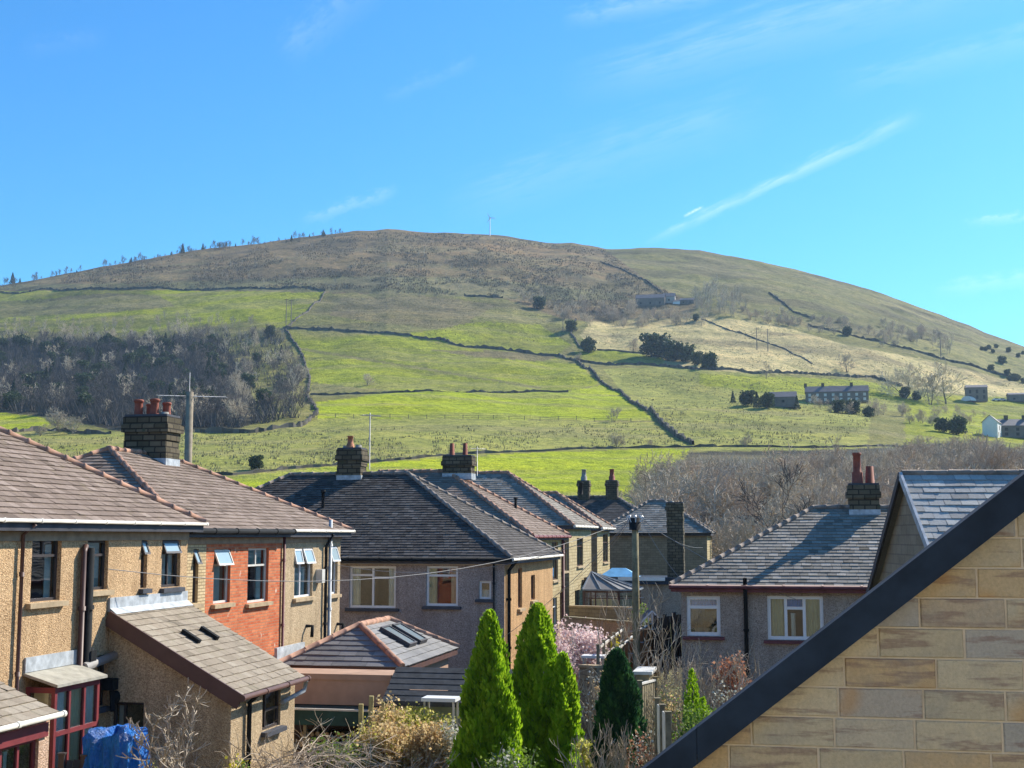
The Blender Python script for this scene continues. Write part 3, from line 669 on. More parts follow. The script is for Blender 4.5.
# lean-to of house A
y0=A.loc(110,612,'x',0).y; zt=3.70; LX=2.66; zl=2.16
def leanto():
    mb=MB(); slates(mb,(LX+.22,y0-.12,zl-.05),(LX+.22,-.02,zl-.05),(.02,y0-.12,zt),(.02,-.02,zt),.2,.25,.022,random.Random(4)); r=mb.build('lean_to_roof',M['slate_lean'],A.root)
    fl=MB(); fl.box(.001,.05,y0-.1,-.02,zt-.02,zt+.26); fl.face([(.04,y0-.1,zt+.06),(.04,-.02,zt+.06),(.2,-.02,zt-.06),(.2,y0-.1,zt-.06)]); fl.build('flashing',M['lead'],r)
    for (yv) in (y0+1.2,y0+2.1):
        v=MB(); v.box(.75,1.2,yv,yv+.12,0,.10,M=Matrix.Translation((0,0,zt-.68+.0))@Matrix.Rotation(math.atan2(zt-zl,LX),4,'Y')@Matrix.Translation((0.0,0,.62)))
        v.build('roof_vent',M['black'],r)
    # bargeboard
    b=MB(); b.bar((.02,y0-.15,zt-.13),(LX+.25,y0-.15,zl-.18),.04,.30); b.build('bargeboard',M['brownframe'],A.root)
    w=MB(); t=Vector((0,0,1))
    def poly(yy): return [(.0,yy,0),(LX,yy,0),(LX,yy,zl-.02),(.0,yy,zt-.04)]
    dx0=A.loc(112,700,'y',y0).x; dx1=A.loc(144,700,'y',y0).x; dz=A.loc(120,702,'y',y0).z
    def wseg(a,b,lo):
        top=lambda x: lerp(zt-.04,zl-.02,x/LX)
        w.face([(a,y0,lo),(b,y0,lo),(b,y0,top(b)),(a,y0,top(a))],[(a,lo),(b,lo),(b,top(b)),(a,top(a))])
    dx0=max(dx0,.05); wseg(0,dx0,0); wseg(dx0,dx1,dz); wseg(dx1,LX,0)
    for a in (dx0,dx1): w.face([(a,y0,0),(a,y0+.15,0),(a,y0+.15,dz),(a,y0,dz)])
    w.face([(dx0,y0,dz),(dx1,y0,dz),(dx1,y0+.15,dz),(dx0,y0+.15,dz)])
    ops=[]; u,zz,ww,hh=opening(A,'f',LX,262,687,281,728); zz=max(zz,.75); ops.append((u-y0,zz,ww,hh))
    panel(w,(LX,y0,0),(0,1,0),-y0,zl-.02,ops,.1,(1,0,0)); w.face(poly(-.02)); w.build('lean_to_wall',M['dash_cream'],A.root)
    window(A,(LX-.08,u,zz),(0,1,0),(1,0,0),ww,hh,'darkframe',[('v',.28),('h',.45,.28,1)],sill='silldark',sillw=.05)
    window(A,(dx0,y0+.12,.05),(1,0,0),(0,-1,0),dx1-dx0,dz-.05,'darkframe',[('v',.35)],sill=None,name='door',curtain=[(.1,.3,0,.1,.95)])
    gutter(A,(LX+.3,y0-.15,zl-.1),(LX+.3,.0,zl-.1),'brownframe',.055)
    yy=y0+.75; downpipe(A,[(LX+.26,yy,zl-.12),(LX+.07,yy,zl-.3),(LX+.07,yy,.05)],'black',.05)
    downpipe(A,[(LX+.3,-.1,zl-.14),(LX+.25,-.1,zl-.35),(LX+.1,-1.0,zl-.5)],'lead',.05)
leanto()
# glazed bay of house A
ya=A.loc(27,661,'x',0).y; yb=A.loc(73,655,'x',0).y; zb=A.loc(50,668,'x',0).z
def bay():
    x1=.58; zt2=zb-.26
    b=MB(); b.box(x1-.07,x1,ya,ya+.08,0,zt2); b.box(x1-.07,x1,yb-.08,yb,0,zt2); n=3
    for k in range(1,n): yy=lerp(ya,yb,k/n); b.box(x1-.065,x1-.004,yy-.03,yy+.03,.1,zt2-.01)
    b.box(x1-.068,x1+.002,ya+.081,yb-.081,1.95-.3,2.03-.3); b.box(x1-.069,x1-.002,ya+.081,yb-.081,zt2-.1,zt2-.002); b.box(x1-.069,x1-.002,ya+.081,yb-.081,0,.12)
    b.box(.0,x1-.071,ya+.001,ya+.06,zt2-.1,zt2-.003); b.box(0,.07,ya+.002,ya+.06,0,zt2-.101); b.box(.071,x1-.071,ya+.001,ya+.06,0,.55); b.box(0,x1-.071,yb-.06,yb-.001,zt2-.1,zt2-.003)
    f=b.build('bay_window',M['redframe'],A.root)
    g=MB(); g.face([(x1-.035,ya+.05,.1),(x1-.035,yb-.05,.1),(x1-.035,yb-.05,zt2-.05),(x1-.035,ya+.05,zt2-.05)]); g.face([(.05,ya+.03,.5),(x1-.04,ya+.03,.5),(x1-.04,ya+.03,zt2-.05),(.05,ya+.03,zt2-.05)]); g.face([(.05,yb-.03,.1),(x1-.04,yb-.03,.1),(x1-.04,yb-.03,zt2-.05),(.05,yb-.03,zt2-.05)]); g.build('glass_pane',M['glass'],f)
    c=MB()
    for k in range(26):
        a=lerp(ya+.1,yb-.1,k/26); a2=lerp(ya+.1,yb-.1,(k+1)/26); d=.075+.02*(k%2); d2=.075+.02*((k+1)%2)
        c.face([(x1-d,a,.1),(x1-d2,a2,.1),(x1-d2,a2,zt2-.1),(x1-d,a,zt2-.1)],None,random.random(),1 if 6<k<20 else 0)
    c.face([(.1,ya+.12,.5),(x1-.2,ya+.12,.5),(x1-.2,ya+.12,zt2-.1),(.1,ya+.12,zt2-.1)],None,.5,1)
    c.build('curtain',[M['curtain'],M['curtain_yellow']],f)
    r=MB(); P=[(.0,ya-.12,zb),(.0,yb+.12,zb),(x1+.1,yb+.1,zt2+.06),(x1+.1,ya-.1,zt2+.06)]
    r.face(P,[(0,0),(1,0),(1,1),(0,1)]); r.face([(p[0],p[1],p[2]-.05) for p in P]); 
    for i in range(4): p=P[i];q=P[(i+1)%4]; r.face([p,q,(q[0],q[1],q[2]-.05),(p[0],p[1],p[2]-.05)])
    ro=r.build('bay_roof',M['timber_grey'],A.root)
    fl=MB(); fl.box(.002,.04,ya-.1,yb+.1,zb+.0,zb+.26); fl.build('flashing',M['lead'],ro)
M['timber_grey']=plain('grey_boards',(.36,.34,.28),.85,.2,.25,5)
bay()
# pink extension of house A, left dwelling: a thing in the corner of the picture, part of the same building
def pinkext():
    pc=A.loc(58,712,'x',2.75); yF=pc.y; zE=pc.z; X1=2.64
    w=MB(); u,zz,ww,hh=opening(A,'f',X1,-14,738,39,764); zz2=zE-1.45; hh=1.12
    panel(w,(X1,-17,0),(0,1,0),yF+17-.03,zE-.1,[(u+17,zz2,ww,hh)],.1,(1,0,0)); panel(w,(0,yF-.03,0),(1,0,0),X1,zE-.1,(),.1,(0,1,0)); panel(w,(0,-17,0),(1,0,0),X1,zE-.1,(),.1,(0,-1,0))
    w.face([(0,yF-.03,zE-.1),(X1,yF-.03,zE-.1),(0,yF-.03,zE+1.0)]); w.build('extension_wall',M['dash_pink'],A.root)
    window(A,(X1-.08,u,zz2),(0,1,0),(1,0,0),ww,hh,'redframe',[('v',.33),('v',.66),('h',.6,.33,.66),('h',.6,.66,1)],sill='sill',curtain=[(.02,.2,0,.1,.9),(.5,.6,0,.1,.9)])
    r=MB(); slates(r,(2.75,-17.1,zE),(2.75,yF,zE),(.02,-17.1,zE+1.15),(.02,yF,zE+1.15),.2,.25,.022,random.Random(14)); r.build('extension_roof',M['slate_lean'],A.root)
    g=MB(); g.box(X1+.001,X1+.04,-17,yF-.12,zE-.33,zE-.13); g.build('fascia',M['redframe'],A.root)
    gutter(A,(2.81,-17,zE-.03),(2.81,yF+.05,zE-.03),'offwhite',.04)
pinkext()

# ------------------------------------------------------------------ house B (brick and pebbledash pair)
B=Place('semi_detached_house',-5.42,41.4,-5.3,label='second house on the left, red brick and pebbledash with four red chimney pots',cat='house')
EB=5.45; 
yb1=B.loc(281,600,'x',0).y; yb0=B.loc(205,600,'x',0).y
house_walls(B,-8,0,-11.5,0,EB,wf=[
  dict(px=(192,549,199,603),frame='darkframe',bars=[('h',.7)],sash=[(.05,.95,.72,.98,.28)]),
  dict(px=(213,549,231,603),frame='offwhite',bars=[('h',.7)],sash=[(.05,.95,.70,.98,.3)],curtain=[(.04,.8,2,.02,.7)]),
  dict(px=(247,548,269,602),frame='offwhite',bars=[('h',.68),('v',.5,.68,1)],curtain=[(.05,.3,0,.02,.68),(.7,.95,0,.02,.68),(.05,.95,2,.7,.97)]),
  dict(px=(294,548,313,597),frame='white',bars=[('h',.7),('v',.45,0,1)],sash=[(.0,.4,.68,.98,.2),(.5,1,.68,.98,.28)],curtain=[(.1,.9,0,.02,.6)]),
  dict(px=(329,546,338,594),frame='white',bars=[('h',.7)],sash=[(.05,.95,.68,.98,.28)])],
  bands=[(-11.5,yb0,'brick_yellow'),(yb0,yb1,'brick_red'),(yb1,0,'dash_cream')],matn='brick_red',mat_back='dash_cream')
roofB,rba,rbb=hiproof(B,-8.3,.28,-11.7,.28,EB+.02,26.5,'y',(1,1),'slate_brown','ridge_red',.21,.27,21,rrad=.07)
gutter(B,(.34,-11.5,EB-.03),(.34,yb1,EB-.03),'black'); gutter(B,(.32,yb1+.05,EB-.0),(.32,.35,EB-.0),'offwhite',.04)
mb=MB(); mb.box(0,.035,-11.5,-.0,EB-.34,EB-.19); mb.build('frieze_board',M['frieze'],B.root)
downpipe(B,[(.06,yb1+.02,0),(.06,yb1+.02,EB-.1)],'fasciared',.04)
y=B.loc(323,600,'x',0).y; downpipe(B,[(.08,y,0),(.08,y,EB-.45),(.3,y,EB-.1)],'black',.05); downpipe(B,[(.10,y+.3,.0),(.10,y+.3,EB+.35)],'lead',.06,name='soil_pipe')
mb=MB(); p=B.loc(317,576,'x',0); mb.box(0,.2,p.y-.1,p.y+.15,p.z-.2,p.z+.2); mb.build('alarm_box',M['offwhite'],B.root)
for (px,py) in ((306,626),(337,624)):
    p=B.loc(px,py,'x',0); downpipe(B,[(0,p.y,p.z),(.2,p.y,p.z),(.22,p.y-.1,p.z-.3)],'black',.05,name='waste_pipe')
zc=rba.z; cx=-4.01; cy=-5.0
ch=chimney(B,cx,cy,1.3,.85,zc-.5,zc+1.08,[(-.45,0,.5,.13,'pot','roll'),(-.18,.18,.38,.11,'pot','roll'),(.1,-.1,.5,.13,'pot','roll'),(.33,.2,.42,.12,'pot','roll'),(.48,-.2,.1,.12,'pot_grey','plain')],seed=5)
flashing(B,ch,cx,cy,1.3,.85,zc-.5,zc-.12)

# ------------------------------------------------------------------ house C (slate, grey gable wall)
C=Place('slate_house',-.25,43.8,-5.95,label='house behind the tall conifers, grey pebbledash end with three white windows',cat='house')
EC=5.2
house_walls(C,-14.2,0,0,9.5,EC,matf='dash_orange',matn='dash_grey',wn=[
  dict(px=(349,566,396,608),frame='white',bars=[('v',.5),('h',.78,0,.5),('h',.72,.5,1)],fw=.08,sill='silldark',curtain=[(.04,.2,0,.02,.95),(.82,.96,0,.02,.95)]),
  dict(px=(426,566,458,606),frame='white',bars=[('h',.76)],fw=.08,sill='silldark',curtain=[(.04,.3,1,.02,.95),(.75,.96,1,.02,.95)]),
  dict(px=(479,581,491,599),frame='white',bars=[],fw=.07,sill='silldark',curtain=[(.1,.9,0,.1,.5)]),
  dict(px=(305,567,335,607),frame='white',bars=[('h',.76)],sill='silldark')],
  wf=[dict(px=(518,568,522,608),frame='brownframe',bars=[]),dict(px=(531,575,535,600),frame='brownframe',bars=[])])
roofC,rca,rcb=hiproof(C,-14.5,.3,-.3,9.8,EC+.02,31.3,'x',(1,1),'slate_blue','ridge_grey',.17,.22,31,rrad=.075)
gutter(C,(-14.4,-.36,EC-.03),(.3,-.36,EC-.03),'black'); gutter(C,(.36,-.36,EC-.03),(.36,9.8,EC-.03),'offwhite',.045)
downpipe(C,[(.36,.3,EC-.05),(.08,.35,EC-.4),(.08,.35,0)],'black',.065); downpipe(C,[(-.35,-.08,0),(-.35,-.08,EC-.15)],'black',.035)
mb=MB(); mb.box(-14.2,0,-.03,-.001,EC-.2,EC-.08); mb.build('frieze_board',M['offwhite'],C.root)
cxp=C.loc(352,470,'y',4.75).x; zc=rca.z
ch=chimney(C,cxp,4.75,.95,.75,zc-.35,zc+.95,[(-.08,0,.5,.13,'pot_buff','tall'),(-.3,.1,.14,.12,'pot_grey','plain'),(.25,0,.15,.14,'pot_grey','plain')],seed=8)
flashing(C,ch,cxp,4.75,.95,.75,zc-.4,zc-.05)
aerial(C,cxp+.55,5.2,zc+.2,zc+2.4,ch,.8,.9)
v=MB(); vx=C.loc(323,500,'y',2.6).x; 
def roofz(z,pitch,dist): return z+dist*math.tan(D2R(pitch))
v.lathe((vx,2.6,roofz(EC,30,2.9)),[(.09,0),(.06,.12),(.06,.65),(.1,.66),(.1,.74)],8); v.box(vx-.3,vx+.3,2.3,2.9,roofz(EC,30,2.5),roofz(EC,30,2.5)+.06,M=None); v.build('roof_vent_pipe',M['black'],roofC)
# ------------------------------------------------------------------ houses further along the row
D=Place('stone_house',.65,57.2,-5.25,label='yellow stone house directly behind the slate house, with two thin roof pipes',cat='house')
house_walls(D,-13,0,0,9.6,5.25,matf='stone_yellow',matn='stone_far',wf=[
  dict(px=(552,542,558,580),frame='brownframe',bars=[('h',.7)]),dict(px=(562,541,567,571),frame='brownframe',bars=[('h',.7)]),
  dict(px=(550,598,557,630),frame='white',bars=[('h',.7)]),dict(px=(560,592,565,622),frame='brownframe',bars=[])])
_,da,db=hiproof(D,-13.3,.3,-.3,9.9,5.27,31,'x',(1,1),'slate_brown','ridge_red',.22,.3,41)
gutter(D,(-13.2,-.36,5.22),(.3,-.36,5.22),'black'); gutter(D,(.36,-.36,5.22),(.36,9.9,5.22),'fasciared')
downpipe(D,[(.08,9.3,0),(.08,9.3,5.1)],'fasciared',.07); downpipe(D,[(.08,.2,0),(.08,.2,5.1)],'black',.05)
cxp=D.loc(459,470,'y',4.8).x
ch=chimney(D,cxp,4.8,1.4,.85,da.z-.4,da.z+.72,[(-.35,0,.62,.13,'pot','plain'),(.3,0,.62,.13,'pot','plain')],seed=12); flashing(D,ch,cxp,4.8,1.4,.85,da.z-.4,da.z-.1)
aerial(D,cxp+.85,5,da.z-.2,da.z+1.2,ch,.7,.5)
for (px,py) in ((534,519),(541,532)):
    q=D.loc(px,py,'x',-2.2); v=MB(); zz=5.27+2.4*math.tan(D2R(31)); yy=min(max(q.y,1.6),7); v.tube([(-1.9+.0,yy,zz-.7),(-1.9,yy,zz+.35)],.07,8); v.tube([(-1.9,yy,zz+.35),(-1.9,yy,zz+.43)],.1,8); v.build('roof_vent_pipe',M['black'],D.root)
E=Place('stone_house',3.1,71.2,-4.65,label='yellow stone house with dark navy hip between pipe roofed house and smallest end house',cat='house')
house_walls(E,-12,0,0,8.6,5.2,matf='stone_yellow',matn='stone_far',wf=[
  dict(px=(577,538,583,566),frame='brownframe',bars=[('h',.7)],sill='sill'),dict(px=(575,590,580,615),frame='brownframe',bars=[])])
_,ea,eb=hiproof(E,-12.3,.3,-.3,8.9,5.22,34,'x',(1,1),'slate_grey','ridge_red',.22,.3,51); gutter(E,(.36,-.3,5.18),(.36,8.9,5.18),'offwhite')
Fh=Place('stone_house',5.35,82.3,-4.6,label='smallest stone house ending the row, one tall window in its narrow yellow end',cat='house')
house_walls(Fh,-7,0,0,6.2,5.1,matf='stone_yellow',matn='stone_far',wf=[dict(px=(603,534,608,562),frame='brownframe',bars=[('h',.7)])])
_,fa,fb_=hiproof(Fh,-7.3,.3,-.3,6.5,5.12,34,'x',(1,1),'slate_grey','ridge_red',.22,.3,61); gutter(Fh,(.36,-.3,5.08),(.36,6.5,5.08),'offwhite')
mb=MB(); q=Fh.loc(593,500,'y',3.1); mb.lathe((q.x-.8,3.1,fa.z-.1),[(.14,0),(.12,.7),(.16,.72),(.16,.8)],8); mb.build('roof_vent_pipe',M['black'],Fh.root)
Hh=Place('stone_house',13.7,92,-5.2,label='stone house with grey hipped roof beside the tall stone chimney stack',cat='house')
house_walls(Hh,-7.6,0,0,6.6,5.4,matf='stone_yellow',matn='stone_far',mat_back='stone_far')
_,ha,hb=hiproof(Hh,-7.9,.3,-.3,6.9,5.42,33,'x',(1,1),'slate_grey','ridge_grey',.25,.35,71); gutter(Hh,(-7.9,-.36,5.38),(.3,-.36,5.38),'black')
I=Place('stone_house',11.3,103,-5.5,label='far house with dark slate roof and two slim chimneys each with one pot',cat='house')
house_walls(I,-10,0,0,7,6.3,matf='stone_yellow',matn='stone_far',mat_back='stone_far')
_,ia,ib_=hiproof(I,-10.3,.3,-.3,7.3,6.32,32,'x',(0,1),'slate_blue','ridge_grey',.25,.35,81)
for px,s in ((584,1),(612,2)):
    q=I.loc(px,490,'y',3.5); c=chimney(I,q.x,3.5,.95,.95,ia.z-.6,ia.z+1.3,[(0,0,.95,.22,'pot_grey' if s==1 else 'pot','tall')],mat='stack_stone',seed=s)
# low flat roofed outbuilding with the tall stack
Mo=Place('garage',4.4,76,-5.0,label='low brown outbuilding with flat dark roof, white edge and very tall dark chimney stack',cat='outbuilding')
mb=MB(); mb.box(0,6.2,0,4.5,0,2.25); mb.build('wall',M['dash_brown'],Mo.root)
mb=MB(); mb.box(-.2,6.2,-.25,4.7,2.253,2.62); mb.build('roof',M['fascia_navy'],Mo.root)
q=Mo.loc(665,579,'y',-.26); q0=Mo.loc(618,579,'y',-.26); mb=MB(); mb.box(q0.x,q.x,-.29,-.252,2.46,2.66); mb.build('roof_edge',M['white'],Mo.root)
q=Mo.loc(676,560,'y',1.2); c=chimney(Mo,q.x,1.2,.95,.9,2.62,6.9,[(-.2,.1,.1,.14,'pot_grey','plain')],seed=33,rough=.02); 
mb=MB(); q=Mo.loc(619,578,'y',1.0); a0=q.x-1.1; mb.face([(a0,.2,2.66),(a0+2.3,.2,2.66),(a0+1.5,1.0,3.15),(a0+.7,1.0,3.15)]); mb.face([(a0,1.8,2.66),(a0+2.3,1.8,2.66),(a0+1.5,1.0,3.15),(a0+.7,1.0,3.15)]); mb.face([(a0,.2,2.66),(a0,1.8,2.66),(a0+.7,1,3.15)]); mb.face([(a0+2.3,.2,2.66),(a0+2.3,1.8,2.66),(a0+1.5,1,3.15)]); mb.build('roof_light',M['bluewhite'],Mo.root)
# conservatory
K1=Place('conservatory',3.5,64.0,-4.85,label='brown framed conservatory with grey faceted roof beside the yellow stone houses',cat='conservatory')
def conserv():
    x0,x1,y0,y1=0,2.45,0,2.6; ze=2.25; zr=3.05
    pts=[(x0,y0),(x1-.75,y0),(x1,y0+.75),(x1,y1-.2),(x0,y1-.2)]
    b=MB(); b.face([(x,y,.0) for x,y in pts]); 
    for i in range(4):
        p,q=pts[i],pts[i+1]; b.bar((*p,.3),(*q,.3),.12,.6); b.bar((*p,ze-.06),(*q,ze-.06),.09,.14); b.bar((*p,1.85),(*q,1.85),.05,.05)
        n=3 if i in(0,2) else 1
        for k in range(n+1): u=k/max(n,1); x,y=lerp(p[0],q[0],u),lerp(p[1],q[1],u); b.bar((x,y,0),(x,y,ze),.12 if k in(0,n) else .07)
    f=b.build('frame',M['brownframe'],K1.root)
    g=MB()
    for i in range(4): p,q=pts[i],pts[i+1]; g.face([(*p,.5),(*q,.5),(*q,ze-.1),(*p,ze-.1)])
    g.build('glass_pane',M['glass'],f)
    c=MB(); c.box(.45,.8,.1,.14,.1,1.9); c.box(1.0,1.35,.1,.14,.1,1.9); c.build('curtain',M['curtain_yellow'],f)
    r=MB(); ap=(.15,1.5,zr); e=[(x0-.05,y0-.15),(x1-.7,y0-.15),(x1+.15,y0+.7),(x1+.15,y1)]; e.append((x0-.05,y1))
    for i in range(4): r.face([(*e[i],ze),(*e[i+1],ze),ap],None,.3+.15*i)
    ro=r.build('roof',M['polycarb'],K1.root)
    s=MB()
    for i in range(5): s.bar((*e[i],ze+.03),(ap[0],ap[1],ap[2]+.03),.06)
    for i in range(4): m_=((e[i][0]+e[i+1][0])/2,(e[i][1]+e[i+1][1])/2); s.bar((*m_,ze+.03),(ap[0],ap[1],ap[2]+.03),.05); s.bar((*e[i],ze),(*e[i+1],ze),.07)
    s.build('roof_bars',M['lead_dark'],ro)
M['polycarb']=plain('polycarbonate',(.24,.22,.20),.6,.2,.12,2)
conserv()

# ------------------------------------------------------------------ house G (right)
G=Place('semi_detached_house',5.15,40.1,-6.65,label='right hand house with sunlit grey slate roof, white windows and stone chimney with two pots',cat='house')
EG=5.15
house_walls(G,0,13,0,8.2,EG,matn='dash_brown',matf='dash_brown',mat_back='dash_brown',wn=[
  dict(px=(687,596,720,636),frame='white',bars=[('h',.72)],fw=.11,sill='fasciasill',curtain=[(.05,.95,4,.74,.97)]),
  dict(px=(768,596,823,640),frame='white',bars=[('v',.33,0,1),('v',.66,0,1),('h',.72,.33,.66)],fw=.1,sill='fasciasill',curtain=[(.02,.31,1,.02,.97),(.68,.98,1,.02,.97),(.35,.64,4,.74,.97),(.42,.5,0,.02,.6)])])
_,ga,gb=hiproof(G,-.3,13.3,-.3,8.5,EG+.02,28.5,'x',(1,1),'slate_grey','ridge_grey',.2,.28,91,rrad=.075,sofm='fasciared')
gutter(G,(-.3,-.36,EG-.02),(13.2,-.36,EG-.02),'fasciared')
q=G.loc(746,620,'y',0); downpipe(G,[(q.x,-.34,EG+.25),(q.x,-.34,EG-.1),(q.x,-.08,EG-.35),(q.x,-.08,0)],'black',.06)
q=G.loc(864,510,'y',4.1); ch=chimney(G,q.x,4.1,.95,.8,ga.z-.3,ga.z+.75,[(-.18,0,1.05,.15,'pot','tall'),(.22,.05,.6,.15,'pot','plain')],seed=44); flashing(G,ch,q.x,4.1,.95,.8,ga.z-.6,ga.z-.05)
q=G.loc(669,583,'y',-.4)
# ------------------------------------------------------------------ house K (slated gable)
Kp=at(908,474,25)
K=Place('gabled_house',Kp.x,Kp.y,-7.2,D2R(2.5),label='house with narrow stone gable and large grey slates, right behind the foreground gable',cat='house')
def khouse():
    w=3.3; tp=math.tan(D2R(38)); zr=Kp.z+7.2; ze=zr-w*tp; L=11
    r=MB(); rg=random.Random(8)
    slates(r,(-.12,-w,ze),(L,-w,ze),(-.12,0,zr),(L,0,zr),.2,.3,.02,rg); slates(r,(L,w,ze),(-.12,w,ze),(L,0,zr),(-.12,0,zr),.2,.3,.02,rg)
    ro=r.build('roof',M['slate_new'],K.root)
    rd=MB(); ridge(rd,(-.12,0,zr+.03),(L,0,zr+.01),.055,.45,rg,knob=False); rd.build('ridge_tiles',M['ridge_grey'],ro)
    g=MB(); z0=0; uv=lambda p:(p[1],p[2])
    pts=[(0,-w+.12,z0),(0,w-.12,z0),(0,w-.12,ze+.05),(0,0,zr-.06),(0,-w+.12,ze+.05)]; g.face(pts,[uv(p) for p in pts])
    g.face([(L,p[1],p[2]) for p in pts],[uv(p) for p in pts])
    for s in (-1,1): g.face([(0,s*(w-.12),0),(L,s*(w-.12),0),(L,s*(w-.12),ze+.05),(0,s*(w-.12),ze+.05)])
    g.build('wall',M['stone_gable'],K.root)
    v=MB(); v.bar((-.15,-w,ze-.02),(-.15,.0,zr-.02),.05,.14); v.build('verge_trim',M['lead'],K.root)
    v=MB(); v.bar((-.15,w,ze-.02),(-.15,.0,zr-.02),.05,.14); v.build('verge_trim',M['fascia'],K.root)
    gutter(K,(-.1,-w-.05,ze-.02),(L,-w-.05,ze-.02),'black')
M['stone_gable']=brickmat('stone_gable',(.30,.24,.16),(.36,.29,.20),(.24,.19,.14),.45,.19,.012)
khouse()

# ------------------------------------------------------------------ foreground stone gable
Lw=at(800,700,8.0)
Lh=Place('stone_gable_house',Lw.x,Lw.y,-6,label='foreground gable wall of honey coloured sandstone blocks under a dark sloping verge',cat='house')
M['render_pale']=plain('pale_render',(.72,.62,.46),.9,.1,.08,1); M['paving']=brickmat('paving',(.48,.42,.33),(.56,.49,.39),(.3,.26,.2),.6,.6,.01)
def sandstone():
    t=NT('sandstone'); o=t.coord(); a=t.attr().outputs['Fac']
    sep=t.n.new('ShaderNodeSeparateXYZ'); t.link(o,sep.inputs[0]); cb=t.n.new('ShaderNodeCombineXYZ')
    t.link(t.math('ADD',sep.outputs[0],t.math('MULTIPLY',a,37)),cb.inputs[0]); t.link(t.math('ADD',sep.outputs[1],t.math('MULTIPLY',a,11)),cb.inputs[1]); t.link(t.math('ADD',sep.outputs[2],t.math('MULTIPLY',a,19)),cb.inputs[2])
    v=cb.outputs[0]; mp=t.n.new('ShaderNodeMapping'); mp.inputs['Rotation'].default_value=(0,D2R(12),0); mp.inputs['Scale'].default_value=(1.2,1.2,9); t.link(v,mp.inputs[0])
    band=t.noise(mp.outputs[0],1.3,5,.6); n=t.noise(v,3,5,.6); f=t.noise(o,55,4,.7)
    tone=t.ramp(a,[(0,(.60,.43,.23)),(.3,(.56,.49,.34)),(.55,(.66,.56,.38)),(.8,(.44,.42,.38)),(1,(.64,.46,.24))])
    c=t.mix(t.ramp(band,[(.54,0.0),(.62,.7),(.7,.1)]),tone,(.27,.18,.15))
    c=t.mix(t.ramp(n,[(.48,0.0),(.72,.55)]),c,(.36,.34,.29))
    c=t.mix(.45,c,t.ramp(f,[(.3,(.7,.7,.7)),(.7,(1.25,1.25,1.25))]),'MULTIPLY')
    og=t.noise(v,1.7,3,.5); c=t.mix(t.ramp(og,[(.62,0.0),(.7,.55)]),c,(.56,.32,.12))
    t.bump(t.math('ADD',f,t.math('MULTIPLY',n,2)),.012,.8); return t.out(c,.9,.15)
M['sandstone']=sandstone(); M['mortar']=plain('mortar',(.62,.54,.42),.95,.1,.15,8)
def clip(poly, side):
    out=[]
    for i in range(len(poly)):
        p,q=poly[i],poly[(i+1)%len(poly)]; a,b=side(p),side(q)
        if a>=0: out.append(p)
        if (a>=0)!=(b>=0): t=a/(a-b); out.append((lerp(p[0],q[0],t),lerp(p[1],q[1],t)))
    return out
